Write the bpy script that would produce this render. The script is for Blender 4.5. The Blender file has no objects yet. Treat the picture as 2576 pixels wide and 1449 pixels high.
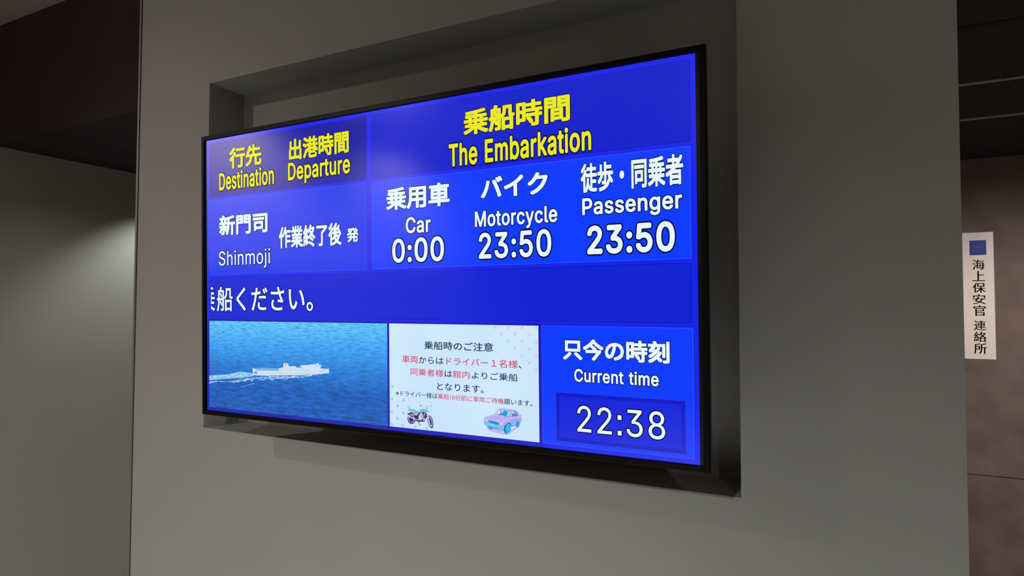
import bpy, bmesh, math, random
from math import radians as rad, pi, cos, sin

S = bpy.context.scene
COL = S.collection
random.seed(5)

# ------------------------------------------------------------------ camera
cam_data = bpy.data.cameras.new('camera')
cam_data.sensor_width = 36.0
cam_data.lens = 1561.637 / 2576 * 36.0
cam_data.clip_start = 0.02
cam = bpy.data.objects.new('camera', cam_data)
COL.objects.link(cam)
cam.location = (0.93354, -1.44833, 0.0)
cam.rotation_euler = (1.60442, -0.00199, 0.46583)
S.camera = cam

# ------------------------------------------------------------------ world, exposure
S.view_settings.view_transform = 'Standard'
S.view_settings.look = 'None'
S.view_settings.gamma = 1.0
S.view_settings.use_curve_mapping = False
S.view_settings.exposure = 0.0
W = bpy.data.worlds.new('world')
S.world = W
W.use_nodes = True
W.node_tree.nodes['Background'].inputs[0].default_value = (0.9, 0.93, 1.0, 1)
W.node_tree.nodes['Background'].inputs[1].default_value = 0.004

# ------------------------------------------------------------------ lamps
FLOOR, SOFFIT, CEIL = -1.95, 0.95, 1.634

def area(name, loc, size, power, col):
    d = bpy.data.lights.new(name, 'AREA')
    d.shape = 'RECTANGLE'; d.size, d.size_y = size
    d.energy = power; d.color = col
    o = bpy.data.objects.new(name, d); COL.objects.link(o)
    o.location = loc
    return o

def spot(name, loc, power, col, angle, blend, radius=0.03, aim=(0, 0, -1)):
    from mathutils import Vector
    d = bpy.data.lights.new(name, 'SPOT')
    d.energy = power; d.color = col
    d.spot_size = rad(angle); d.spot_blend = blend; d.shadow_soft_size = radius
    o = bpy.data.objects.new(name, d); COL.objects.link(o)
    o.location = loc
    o.rotation_euler = Vector(aim).to_track_quat('-Z', 'Y').to_euler()
    return o

WARM = (1.0, 0.89, 0.79)
COOL = (0.96, 1.0, 0.99)
NEUTRAL = (1.0, 1.0, 1.0)
AMBER = (1.0, 0.82, 0.70)
spot('ceiling_downlight', (0.42, -4.05, 1.60), 1120, COOL, 150, 1.0, 0.04)
spot('track_spot', (2.60, -4.00, 1.58), 260, WARM, 42, 1.0, 0.04, aim=(-4.0, 4.0, -3.0))
spot('fill_spot_left', (-1.85, -2.50, 1.61), 100, WARM, 84, 1.0, 0.05, aim=(0.5, 2.50, -2.5))  # added fill for the lower left wall, placed clear of the screen's reflection
spot('floor_bounce_fill', (0.10, -2.20, 1.60), 600, NEUTRAL, 60, 0.7, 0.05)  # added to light the floor, whose bounce fills in the front wall
spot('soffit_downlight', (-2.98, 1.42, 0.93), 47, COOL, 116, 0.6, 0.03)
spot('soffit_fill_front', (-2.60, 0.70, 0.93), 17, WARM, 150, 1.0, 0.05)
spot('rear_downlight', (2.70, 1.20, 0.93), 235, WARM, 178, 0.4, 0.05)
spot('wall_washer_near', (-2.65, -2.4, 1.60), 85, AMBER, 110, 0.6, aim=(-0.7, 0, -0.9))
spot('wall_washer_mid', (-2.65, -4.6, 1.60), 52, AMBER, 110, 0.6, aim=(-0.7, 0, -0.9))


# ------------------------------------------------------------------ helpers
def srgb(r, g, b):
    f = lambda c: (c / 255 / 12.92) if c / 255 <= 0.04045 else ((c / 255 + 0.055) / 1.055) ** 2.4
    return (f(r), f(g), f(b), 1.0)

def mat(name, rgb, rough=0.6, metal=0.0, spec=0.3, mottle=0.0, scale=8.0, bump=0.0, bscale=300.0, rgb2=None):
    """plain surface with a little procedural mottling and grain"""
    m = bpy.data.materials.new(name); m.use_nodes = True
    nt = m.node_tree; b = nt.nodes['Principled BSDF']
    b.inputs['Roughness'].default_value = rough
    b.inputs['Metallic'].default_value = metal
    b.inputs['Specular IOR Level'].default_value = spec
    tc = nt.nodes.new('ShaderNodeTexCoord')
    n = nt.nodes.new('ShaderNodeTexNoise'); n.inputs['Scale'].default_value = scale
    n.inputs['Detail'].default_value = 6
    nt.links.new(tc.outputs['Object'], n.inputs['Vector'])
    r = nt.nodes.new('ShaderNodeValToRGB')
    c = srgb(*rgb)
    if rgb2: c2 = srgb(*rgb2)
    else: c2 = tuple(x * (1 - mottle) for x in c[:3]) + (1,)
    r.color_ramp.elements[0].position = 0.32; r.color_ramp.elements[0].color = c2
    r.color_ramp.elements[1].position = 0.68; r.color_ramp.elements[1].color = c
    nt.links.new(n.outputs['Fac'], r.inputs['Fac'])
    nt.links.new(r.outputs['Color'], b.inputs['Base Color'])
    if bump:
        n2 = nt.nodes.new('ShaderNodeTexNoise'); n2.inputs['Scale'].default_value = bscale
        nt.links.new(tc.outputs['Object'], n2.inputs['Vector'])
        bp = nt.nodes.new('ShaderNodeBump'); bp.inputs['Strength'].default_value = bump
        bp.inputs['Distance'].default_value = 0.001
        nt.links.new(n2.outputs['Fac'], bp.inputs['Height'])
        nt.links.new(bp.outputs['Normal'], b.inputs['Normal'])
    return m

SCREEN_ROUGH, SCREEN_IOR = 0.13, 1.75
def lit(name, rgb, k=1.0):
    """a colour shown by the display: it emits, behind a semi-gloss panel face"""
    m = bpy.data.materials.new(name); m.use_nodes = True
    b = m.node_tree.nodes['Principled BSDF']
    b.inputs['Base Color'].default_value = (0, 0, 0, 1)
    b.inputs['Roughness'].default_value = SCREEN_ROUGH
    b.inputs['IOR'].default_value = SCREEN_IOR
    b.inputs['Emission Color'].default_value = srgb(*rgb)
    b.inputs['Emission Strength'].default_value = k
    return m

def link(name, me, mats, parent=None):
    for m in (mats if isinstance(mats, (list, tuple)) else [mats]): me.materials.append(m)
    o = bpy.data.objects.new(name, me); COL.objects.link(o)
    if parent: o.parent = parent
    return o

def from_bm(name, bm, mats, parent=None, smooth=False):
    me = bpy.data.meshes.new(name); bm.to_mesh(me); bm.free()
    if smooth:
        for f in me.polygons: f.use_smooth = True
    return link(name, me, mats, parent)

def add_box(bm, x0, x1, y0, y1, z0, z1, bevel=0.0, mi=0):
    b2 = bmesh.new()
    vs = [b2.verts.new((x, y, z)) for x in (x0, x1) for y in (y0, y1) for z in (z0, z1)]
    for f in ((0, 1, 3, 2), (4, 6, 7, 5), (0, 4, 5, 1), (2, 3, 7, 6), (0, 2, 6, 4), (1, 5, 7, 3)):
        b2.faces.new([vs[i] for i in f])
    bmesh.ops.recalc_face_normals(b2, faces=b2.faces)
    if bevel: bmesh.ops.bevel(b2, geom=list(b2.edges), offset=bevel, segments=2, affect='EDGES', profile=0.5)
    for f in b2.faces: f.material_index = mi
    tmp = bpy.data.meshes.new('tmp'); b2.to_mesh(tmp); b2.free()
    bm.from_mesh(tmp); bpy.data.meshes.remove(tmp)

def boxes(name, lst, mats, parent=None, bevel=0.0):
    bm = bmesh.new()
    for b in lst: add_box(bm, *b[:6], bevel=bevel, mi=b[6] if len(b) > 6 else 0)
    return from_bm(name, bm, mats, parent)

def struct(o):
    o['kind'] = 'structure'; return o

def tag(o, label, cat, group=None):
    o['label'] = label; o['category'] = cat
    if group: o['group'] = group
    return o

def empty(name, loc, rot=(0, 0, 0)):
    o = bpy.data.objects.new(name, None); COL.objects.link(o)
    o.location = loc; o.rotation_euler = rot; o.empty_display_size = 0.1
    return o

# ------------------------------------------------------------------ surface materials
M_panel = mat('panel_paint', (147, 147, 144), rough=0.62, spec=0.25, mottle=0.03, scale=3, bump=0.06, bscale=500)
M_niche = mat('niche_paint', (148, 148, 145), rough=0.7, spec=0.08, mottle=0.03, scale=3)
M_side = mat('side_wall_paint', (150, 150, 142), rough=0.6, spec=0.2, mottle=0.03, scale=3, bump=0.05, bscale=400)
M_ceil = mat('dark_ceiling', (54, 48, 53), rough=0.75, spec=0.1, mottle=0.15, scale=4)
M_bulk = mat('dark_bulkhead', (74, 58, 60), rough=0.75, spec=0.1, mottle=0.12, scale=4)
M_pale = mat('pale_ceiling', (168, 152, 148), rough=0.8, spec=0.1, mottle=0.06, scale=20)
M_conc = mat('brown_concrete', (126, 112, 107), rough=0.7, spec=0.2, scale=4.5, rgb2=(104, 91, 87), bump=0.15, bscale=60)
M_joint = mat('joint_shadow_gap', (40, 34, 33), rough=0.9)
M_floor = mat('floor_tile', (150, 146, 138), rough=0.5, mottle=0.06, scale=2)
M_trim = mat('aluminium_trim', (190, 186, 182), rough=0.32, metal=0.85, mottle=0.04, scale=30)
M_groove = mat('dark_groove', (30, 24, 23), rough=0.9)
M_slot = mat('slot_metal', (170, 150, 150), rough=0.5, metal=0.3, mottle=0.1, scale=20)
M_bezel = mat('bezel_plastic', (8, 6, 7), rough=0.36, spec=0.15, mottle=0.05, scale=60, bump=0.05, bscale=900)
M_border = mat('panel_border', (8, 8, 9), rough=0.3, spec=0.4)
M_housing = mat('rear_housing', (10, 10, 11), rough=0.6, mottle=0.1, scale=40)
M_steel = mat('mount_steel', (30, 30, 31), rough=0.5, metal=0.6, mottle=0.1)
M_board = mat('sign_board', (244, 232, 232), rough=0.35, spec=0.4, mottle=0.02)
M_ink = mat('sign_ink', (22, 18, 20), rough=0.5)
M_blue = mat('sign_blue', (16, 54, 158), rough=0.45, mottle=0.12, scale=60)
M_blue2 = mat('sign_emblem_blue', (34, 72, 162), rough=0.45, mottle=0.1, scale=60)
M_screw = mat('sign_screw', (110, 100, 100), rough=0.4, metal=0.8)
M_paper = mat('paper_white', (245, 243, 240), rough=0.6, mottle=0.02, scale=10)

# ------------------------------------------------------------------ setting
NX0, NX1, NZ0, NZ1, ND = -0.9853, 0.7660, -0.4111, 0.7902, 0.1451
CL, CR_, CD = -1.3720, 1.1713, 0.388
XL, YB = -3.40, 3.328

def build_front_wall():
    bm = bmesh.new()
    cache = {}
    def V(x, y, z):
        k = (round(x, 5), round(y, 5), round(z, 5))
        if k not in cache: cache[k] = bm.verts.new(k)
        return cache[k]
    def F(*pts, mi=0):
        f = bm.faces.new([V(*p) for p in pts]); f.material_index = mi
    xs = (CL, NX0, NX1, CR_); zs = (FLOOR, NZ0, NZ1, CEIL)
    for i in range(3):
        for j in range(3):
            if i == 1 and j == 1: continue
            F((xs[i], 0, zs[j]), (xs[i + 1], 0, zs[j]), (xs[i + 1], 0, zs[j + 1]), (xs[i], 0, zs[j + 1]))
    a, b, c, d = NX0, NX1, NZ0, NZ1
    F((a, ND, c), (b, ND, c), (b, ND, d), (a, ND, d), mi=1)
    F((a, 0, c), (a, ND, c), (a, ND, d), (a, 0, d), mi=1)
    F((b, 0, c), (b, 0, d), (b, ND, d), (b, ND, c), mi=1)
    F((a, 0, d), (a, ND, d), (b, ND, d), (b, 0, d), mi=1)
    F((a, 0, c), (b, 0, c), (b, ND, c), (a, ND, c), mi=1)
    for j in range(3):
        F((CL, 0, zs[j]), (CL, 0, zs[j + 1]), (CL, CD, zs[j + 1]), (CL, CD, zs[j]))
        F((CR_, 0, zs[j]), (CR_, CD, zs[j]), (CR_, CD, zs[j + 1]), (CR_, 0, zs[j + 1]))
    for j in range(3):
        F((CL, CD, zs[j]), (CR_, CD, zs[j]), (CR_, CD, zs[j + 1]), (CL, CD, zs[j + 1]))
    F(*[(x, 0, CEIL) for x in xs], (CR_, CD, CEIL), (CL, CD, CEIL))
    F(*[(x, 0, FLOOR) for x in xs], (CR_, CD, FLOOR), (CL, CD, FLOOR))
    bmesh.ops.recalc_face_normals(bm, faces=bm.faces)
    return struct(from_bm('wall_front', bm, [M_panel, M_niche]))
build_front_wall()

# metal corner bead with a dark groove along the left edge of the panelled wall
struct(boxes('trim_1', [(CL - 0.0042, CL, 0.001, 0.05, FLOOR, CEIL, 1),
                        (CL - 0.0135, CL - 0.0042, -0.003, 0.05, FLOOR, CEIL, 0)], [M_trim, M_groove]))

struct(boxes('floor', [(-3.5, 5.1, -9.1, 4.6, FLOOR - 0.1, FLOOR)], M_floor))
struct(boxes('ceiling', [(-3.5, 5.1, -9.1, CD, CEIL, CEIL + 0.1)], M_pale))
struct(boxes('wall_left', [(XL - 0.1, XL, -9.1, 4.6, FLOOR, CEIL)], M_side))
struct(boxes('wall_right', [(5.0, 5.1, -9.1, 4.6, FLOOR, CEIL)], M_bulk))
struct(boxes('wall_rear', [(-3.4, 5.0, -9.1, -9.0, FLOOR, CEIL)], M_bulk))
# lowered dark bulkhead behind the panelled wall: upright face and soffit
struct(boxes('trim_2', [(XL, 5.0, CD, 4.6, SOFFIT, CEIL + 0.1)], M_ceil))
struct(boxes('trim_7', [(XL, 5.0, CD - 0.004, CD, SOFFIT, CEIL)], M_bulk))
# concrete wall behind, in two courses with a fine joint
JZ = -1.024
struct(boxes('wall_back', [(XL, 5.0, YB, YB + 0.12, JZ + 0.0025, SOFFIT, 0), (XL, 5.0, YB, YB + 0.12, FLOOR, JZ - 0.0025, 0),
                           (XL, 5.0, YB + 0.006, YB + 0.1, JZ - 0.0025, JZ + 0.0025, 1)], [M_conc, M_joint]))
# long metal slots in the dark soffit
def slot_trim(n, y, w, m, h=0.006):
    return struct(boxes('trim_%d' % n, [(1.15, 4.9, y - w / 2, y + w / 2, SOFFIT - h, SOFFIT + 0.002)] + ([(1.602, 1.640, y - 0.024, y - 0.010, SOFFIT - 0.011, SOFFIT - h + 0.001)] if n == 3 else []), m))
# unseen white board on the left wall, added for the screen's reflected haze
struct(boxes('trim_6', [(XL, XL + 0.012, -6.3, -1.9, 0.22, 1.45)], M_paper))
slot_trim(3, 1.712, 0.020, M_slot)
slot_trim(4, 2.305, 0.022, M_slot)
slot_trim(5, 1.080, 0.030, M_groove, h=0.004)

# ------------------------------------------------------------------ television
TW, TH = 1.4288, 0.8037
tv = empty('wall_television', (0.0, -0.20453, 0.09929), (0.02516, 0, -0.00431))
tag(tv, 'large black wall television showing a blue ferry departure timetable, mounted over the wall recess', 'television')

def frame_mesh(x1, z1, x0, z0, yf, yb, bev):
    """rectangular ring, outer half size x1,z1, inner x0,z0, front yf, back yb"""
    bm = bmesh.new()
    rings = [(x0, z0, yf + 0.004), (x0 + 0.001, z0 + 0.001, yf), (x1 - bev, z1 - bev, yf), (x1, z1, yf + bev), (x1, z1, yb), (x0, z0, yb)]
    R = [[bm.verts.new((sx * a, y, sz * b)) for sx, sz in ((-1, -1), (1, -1), (1, 1), (-1, 1))] for a, b, y in rings]
    for i in range(len(R)):
        A, B = R[i], R[(i + 1) % len(R)]
        for k in range(4): bm.faces.new((A[k], A[(k + 1) % 4], B[(k + 1) % 4], B[k]))
    bmesh.ops.recalc_face_normals(bm, faces=bm.faces)
    return bm
from_bm('bezel', frame_mesh(0.7345, 0.4160, 0.7215, 0.4028, -0.004, 0.016, 0.002), M_bezel, tv)
hs = boxes('rear_housing', [(-0.7290, 0.7290, 0.014, 0.024, -0.4085, 0.4085)], M_housing, tv, bevel=0.003)
boxes('electronics_box', [(-0.50, 0.50, 0.024, 0.062, -0.33, 0.20)], M_housing, hs, bevel=0.008)
mt = boxes('wall_mount', [(-0.30, 0.30, 0.3305, 0.3435, -0.16, 0.16), (-0.25, -0.21, 0.062, 0.076, -0.22, 0.19),
                          (0.21, 0.25, 0.062, 0.076, -0.22, 0.19), (-0.26, 0.26, 0.076, 0.09, 0.10, 0.14), (-0.26, 0.26, 0.076, 0.09, -0.14, -0.10),
                          (-0.05, 0.05, 0.088, 0.332, -0.06, 0.06)], M_steel, tv)
scr = boxes('screen', [(-0.7216, 0.7216, 0.0006, 0.010, -0.4030, 0.4030)], M_border, tv)

def U(x): return (x / 1920 - 0.5) * TW
def Vv(y): return (0.5 - y / 1080) * TH

def quad(name, x0, x1, y0, y1, d, m):
    bm = bmesh.new()
    bm.faces.new([bm.verts.new((U(x), -d, Vv(y))) for x, y in ((x0, y1), (x1, y1), (x1, y0), (x0, y0))])
    return from_bm(name, bm, m, scr)

def framed(name, x0, x1, y0, y1, d, mfill, mline, w):
    """panel with a thin outline, one mesh with two materials"""
    bm = bmesh.new()
    def q(a, b, c, e, dd, mi):
        f = bm.faces.new([bm.verts.new((U(x), -dd, Vv(y))) for x, y in ((a, e), (b, e), (b, c), (a, c))]); f.material_index = mi
    q(x0, x1, y0, y1, d, 1)
    q(x0 + w, x1 - w, y0 + w, y1 - w, d + 0.00008, 0)
    return from_bm(name, bm, [mfill, mline], scr)

def art(name, items, d, step=0.00004):
    """flat artwork on the display: a stack of polygons, [(points, material)]"""
    bm = bmesh.new(); mats = []
    for i, (pts, m) in enumerate(items):
        if m not in mats: mats.append(m)
        vs = [bm.verts.new((U(x), -(d + i * step), Vv(y))) for x, y in pts]
        f = bm.faces.new(vs); f.normal_update()
        if f.normal.y > 0: f.normal_flip()
        f.material_index = mats.index(m)
    bmesh.ops.triangulate(bm, faces=list(bm.faces), ngon_method='EAR_CLIP')
    return from_bm(name, bm, mats, scr)

def disc(cx, cy, rx, ry=None, n=20):
    ry = ry or rx
    return [(cx + rx * cos(2 * pi * k / n), cy + ry * sin(2 * pi * k / n)) for k in range(n)]

LATIN = {
    '0': (453, [227,-7,191,-3,158,7,130,24,105,48,85,77,69,113,57,155,50,202,48,254,50,306,57,353,69,395,85,431,106,461,130,484,159,502,191,512,227,516,262,512,295,502,323,484,348,461,368,431,384,395,396,353,403,306,405,254,403,202,396,155,384,113,368,77,348,48,323,24,295,7,263,-3,227,50,250,52,271,60,290,74,306,92,320,116,330,144,338,176,342,213,344,254,342,295,338,332,330,365,320,393,306,416,290,435,271,449,250,457,227,460,203,457,182,449,163,435,147,416,134,393,123,365,115,332,111,295,109,254,111,213,115,176,123,144,134,116,147,92,163,74,182,60,203,52], [7,6,66,66,65,7,8,7,65,65,64,8,9,8,64,64,63,9,63,62,9,10,9,62,62,61,10,11,10,61,61,60,11,12,11,60,0,36,71,0,71,1,1,71,2,71,70,2,3,2,70,69,3,70,57,56,15,16,15,56,56,55,16,55,17,16,3,69,4,69,68,4,5,4,68,68,67,5,6,5,67,66,6,67,12,60,59,13,12,59,59,58,13,14,13,58,58,57,14,57,15,14,18,54,53,18,53,19,37,35,34,38,37,34,34,33,38,39,38,33,51,21,52,21,20,52,53,52,20,19,53,20,30,29,42,43,42,29,29,28,43,44,43,28,28,27,44,45,44,27,46,45,27,27,26,46,47,46,26,26,25,47,48,47,25,25,24,48,39,33,32,40,39,32,32,31,40,41,40,31,31,30,41,30,42,41,48,24,49,24,23,49,50,49,23,23,22,50,51,50,22,21,51,22,35,37,0,36,0,37,54,18,55,17,55,18]),
    '2': (453, [64,0,64,47,234,229,252,248,268,266,282,282,294,298,303,312,311,327,316,341,319,356,320,371,319,389,315,405,308,419,298,431,287,441,273,449,258,455,241,458,224,460,205,458,188,454,172,447,159,438,148,427,139,413,132,398,128,381,127,362,66,362,68,391,75,418,86,442,102,464,121,482,143,496,168,507,196,513,225,516,254,513,281,507,306,497,328,482,346,465,361,445,372,423,379,398,381,372,380,354,377,336,371,318,363,299,351,280,336,259,317,235,294,209,267,180,153,60,153,57,389,57,389,0], [1,0,59,29,28,30,31,30,28,28,27,31,32,31,27,33,32,27,27,26,33,34,33,26,26,25,34,25,35,34,38,22,21,21,20,38,37,23,22,22,38,37,18,40,19,39,19,40,57,2,58,19,39,20,38,20,39,1,59,58,58,2,1,35,25,24,36,35,24,24,23,36,23,37,36,17,16,42,41,17,42,50,49,10,11,10,49,49,48,11,5,55,54,6,5,54,54,53,6,7,6,53,53,52,7,8,7,52,52,51,8,9,8,51,51,50,9,50,10,9,11,48,12,48,47,12,47,46,12,13,12,46,46,45,13,14,13,45,45,44,14,15,14,44,44,43,15,16,15,43,42,16,43,59,0,61,61,60,59,2,57,56,3,2,56,4,3,56,56,55,4,55,5,4,17,41,18,40,18,41]),
    '3': (453, [218,-7,188,-5,159,1,133,10,108,22,88,38,70,57,57,79,48,104,44,132,109,132,112,115,118,100,126,87,137,76,150,66,165,59,182,54,200,51,219,50,239,51,258,55,275,61,291,69,304,80,315,93,323,108,328,125,329,145,328,163,323,180,316,196,306,211,292,223,275,234,254,241,229,246,201,248,157,248,157,299,288,448,288,452,70,452,70,509,372,509,372,461,211,278,211,289,247,290,279,286,308,276,333,262,354,244,371,222,383,198,391,173,393,145,390,116,383,90,370,66,354,45,333,27,309,12,281,2,251,-5,221,289], [3,15,4,15,14,4,5,4,14,14,13,5,6,5,13,13,12,6,7,6,12,12,11,7,8,7,11,11,10,8,9,8,10,17,16,2,17,2,1,1,18,17,64,20,0,19,0,20,35,48,36,18,1,0,0,19,18,46,37,36,36,48,46,39,46,47,2,16,3,15,3,16,37,46,38,46,39,38,22,21,63,22,63,62,23,22,62,33,50,34,49,34,50,58,57,27,28,27,57,57,56,28,56,55,28,29,28,55,55,54,29,30,29,54,54,53,30,23,62,61,24,23,61,61,60,24,25,24,60,60,59,25,26,25,59,59,58,26,58,27,26,30,53,31,53,52,31,32,31,52,52,51,32,33,32,51,50,33,51,45,40,47,41,40,45,45,44,41,63,21,64,20,64,21,34,49,35,48,35,49,39,47,40,43,42,41,41,44,43,46,48,65,47,46,65,45,47,65]),
    '5': (453, [221,-7,192,-5,165,1,140,11,118,25,99,41,83,60,71,82,63,105,60,130,122,130,125,115,130,102,138,89,148,78,160,68,173,60,188,54,204,51,221,50,241,51,259,56,276,64,291,75,304,89,314,104,322,122,326,141,328,162,326,183,321,203,314,221,303,237,290,251,275,262,257,270,238,275,218,277,201,276,184,273,167,268,152,262,139,255,128,246,67,253,96,509,366,509,366,452,151,452,134,301,136,301,148,311,162,318,178,325,194,330,212,333,229,334,252,332,274,328,294,321,313,311,330,299,345,285,358,269,370,251,379,231,386,210,390,187,391,163,388,132,381,102,369,76,352,52,332,32,309,15,282,3,253,-4], [9,8,10,49,43,42,5,4,14,14,13,5,6,5,13,13,12,6,7,6,12,12,11,7,8,7,11,10,8,11,43,49,44,45,44,49,40,39,52,39,53,52,17,1,18,55,37,56,18,1,0,0,19,18,37,55,38,54,38,55,1,17,2,16,2,17,53,39,38,38,54,53,2,16,3,16,15,3,4,3,15,14,4,15,49,42,41,50,49,41,41,40,50,51,50,40,40,52,51,45,49,48,20,76,21,57,36,35,35,58,57,21,76,75,22,21,75,75,74,22,74,23,22,33,60,34,60,59,34,35,34,59,58,35,59,71,70,26,27,26,70,70,69,27,28,27,69,69,68,28,68,67,28,29,28,67,67,66,29,30,29,66,66,65,30,23,74,73,24,23,73,73,72,24,25,24,72,72,71,25,71,26,25,30,65,31,65,64,31,64,63,31,32,31,63,63,62,32,33,32,62,62,61,33,60,33,61,76,20,0,19,0,20,56,37,36,36,57,56,47,46,48,45,48,46]),
    '8': (453, [226,-7,193,-5,163,1,136,11,111,25,91,42,74,62,62,84,54,109,52,135,53,156,58,176,65,195,75,212,87,228,101,241,117,252,134,260,153,265,153,267,129,276,109,289,93,308,80,330,73,354,70,380,73,405,79,429,90,450,106,469,124,485,146,498,170,508,197,514,226,516,255,514,282,508,306,498,328,485,346,469,361,450,373,429,379,405,382,380,379,354,372,330,359,308,343,289,323,276,300,267,300,265,319,260,335,252,351,241,365,228,377,212,387,195,395,176,399,156,401,135,398,109,391,84,378,62,362,42,341,25,317,11,289,1,259,-5,226,49,248,50,267,54,285,60,300,69,313,79,323,91,331,106,335,121,337,139,335,157,330,173,322,189,312,202,298,213,283,223,265,230,247,234,226,235,206,234,187,230,169,223,154,213,140,202,130,189,122,173,117,157,115,139,117,121,121,106,129,91,139,79,152,69,167,60,185,54,205,50,226,290,244,291,260,294,274,300,287,308,298,318,307,330,314,344,318,359,319,376,318,392,314,407,308,420,299,432,288,442,275,449,260,455,244,459,226,460,208,459,192,455,177,449,164,442,153,432,145,420,138,407,134,392,133,376,134,359,138,344,145,330,154,318,165,308,178,300,193,294,209,291], [6,5,98,98,97,6,7,6,97,97,96,7,8,7,96,9,8,96,96,95,9,10,9,95,95,94,10,11,10,94,94,93,11,12,11,93,13,12,93,93,92,13,14,13,92,24,23,132,132,131,24,25,24,131,131,130,25,26,25,130,32,125,124,103,1,0,0,68,103,86,139,87,1,103,102,138,88,87,87,139,138,123,33,124,32,124,33,1,102,2,102,101,2,3,2,101,100,3,101,89,88,18,88,138,18,19,18,138,138,137,19,136,19,137,31,126,125,125,32,31,3,100,4,100,99,4,5,4,99,98,5,99,14,92,91,15,14,91,16,15,91,91,90,16,17,16,90,90,89,17,89,18,17,19,136,20,136,135,20,21,20,135,135,134,21,22,21,134,134,133,22,23,22,133,132,23,133,26,130,129,27,26,129,28,27,129,129,128,28,29,28,128,128,127,29,30,29,127,127,126,30,126,31,30,34,122,121,121,35,34,119,36,120,67,70,69,84,106,85,105,85,106,35,121,120,120,36,35,71,66,65,72,71,65,70,67,66,66,71,70,82,50,83,84,83,50,106,84,50,50,49,106,107,106,49,49,108,107,118,37,119,36,119,37,63,62,74,75,74,62,62,61,75,76,75,61,61,60,76,60,59,76,77,76,59,59,58,77,78,77,58,58,57,78,79,78,57,57,56,79,56,55,79,80,79,55,55,54,80,45,44,112,113,112,44,44,43,113,114,113,43,43,42,114,72,65,64,73,72,64,64,63,73,63,74,73,80,54,81,54,53,81,53,52,81,82,81,52,52,51,82,50,82,51,108,49,48,109,108,48,48,47,109,110,109,47,47,46,110,111,110,46,46,45,111,45,112,111,114,42,115,42,41,115,41,40,115,116,115,40,40,39,116,117,116,39,39,38,117,118,117,38,37,118,38,67,69,0,68,0,69,85,105,86,105,104,86,139,86,104,122,34,123,33,123,34]),
    ':': (188, [95,-4,83,-3,73,1,63,9,55,18,51,29,50,41,51,53,55,64,63,73,73,81,83,85,95,87,107,85,118,81,128,73,135,64,140,53,141,41,140,29,135,18,128,9,118,1,107,-3,95,271,83,272,73,277,63,284,55,294,51,304,50,316,51,328,55,339,63,349,73,356,83,360,95,362,107,360,118,356,128,349,135,339,140,328,141,316,140,304,135,294,128,284,118,277,107,272], [6,5,4,4,3,6,1,0,2,2,0,3,0,9,3,6,3,9,7,6,9,8,7,9,22,21,23,19,18,20,18,17,15,16,15,17,20,18,21,18,15,12,13,12,15,14,13,15,23,21,0,21,18,0,18,12,0,9,0,12,10,9,12,11,10,12,30,29,28,28,27,30,25,24,26,26,24,27,24,33,27,30,27,33,31,30,33,32,31,33,46,45,47,43,42,44,42,41,39,40,39,41,44,42,45,42,39,36,37,36,39,38,37,39,47,45,24,45,42,24,42,36,24,33,24,36,34,33,36,35,34,36]),
    'C': (510, [267,-7,225,-3,186,7,150,25,119,49,92,79,70,115,53,157,44,203,40,254,44,305,53,352,70,393,92,429,119,459,150,484,186,501,225,512,267,516,293,514,317,511,340,504,362,496,383,485,402,471,419,456,435,438,448,418,459,397,467,373,473,348,408,348,404,365,397,380,389,395,380,407,369,418,357,428,344,437,330,444,315,449,300,453,284,455,267,456,237,453,209,445,184,432,161,414,141,391,125,364,113,332,106,295,103,254,106,213,113,177,125,145,141,117,161,94,184,76,210,63,237,56,267,53,284,54,300,56,315,60,330,65,344,72,357,81,369,90,380,102,389,114,397,128,404,144,408,160,473,160,467,135,459,112,448,91,435,71,420,53,402,38,383,24,363,13,341,5,317,-2,293,-6], [6,5,56,56,55,6,7,6,55,55,54,7,8,7,54,54,53,8,9,8,53,52,9,53,9,52,51,10,9,51,51,50,10,11,10,50,50,49,11,12,11,49,49,48,12,13,12,48,15,47,46,1,59,2,16,45,17,2,59,58,45,16,46,15,46,16,0,61,60,85,63,62,18,42,19,85,62,0,61,0,62,42,18,43,44,43,18,0,60,1,59,1,60,17,45,44,44,18,17,2,58,3,58,57,3,4,3,57,5,4,57,56,5,57,13,48,47,14,13,47,47,15,14,40,20,41,64,84,83,83,65,64,39,21,40,20,40,21,66,82,81,67,66,81,65,83,82,82,66,65,37,23,38,23,22,38,39,38,22,21,39,22,78,77,70,71,70,77,77,76,71,72,71,76,76,75,72,73,72,75,75,74,73,30,29,31,32,31,29,29,28,32,33,32,28,28,27,33,34,33,27,27,26,34,67,81,80,68,67,80,80,79,68,69,68,79,79,78,69,78,70,69,34,26,35,26,25,35,36,35,25,25,24,36,37,36,24,23,37,24,63,85,84,84,64,63,19,42,41,41,20,19]),
    'D': (502, [219,0,96,0,96,57,215,57,254,60,288,68,318,81,343,99,363,122,379,149,390,181,397,216,399,255,397,294,390,329,379,361,364,388,344,410,320,428,291,441,258,449,221,452,93,452,93,509,225,509,273,505,315,495,353,478,385,455,412,426,433,391,449,351,458,306,462,255,458,205,449,159,433,119,411,83,384,54,351,31,312,14,268,3,125,509,125,0,60,0,60,509], [2,1,3,20,24,21,3,1,0,0,4,3,23,22,21,21,24,23,40,5,41,39,7,6,39,6,40,5,40,6,18,26,19,25,19,26,4,0,41,41,5,4,19,25,20,24,20,25,13,12,33,33,32,13,37,36,8,9,8,36,36,35,9,10,9,35,35,34,10,11,10,34,34,33,11,33,12,11,13,32,14,32,31,14,15,14,31,31,30,15,16,15,30,30,29,16,7,39,38,38,37,7,37,8,7,16,29,17,29,28,17,28,27,17,18,17,27,26,18,27,45,44,43,43,42,45]),
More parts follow.
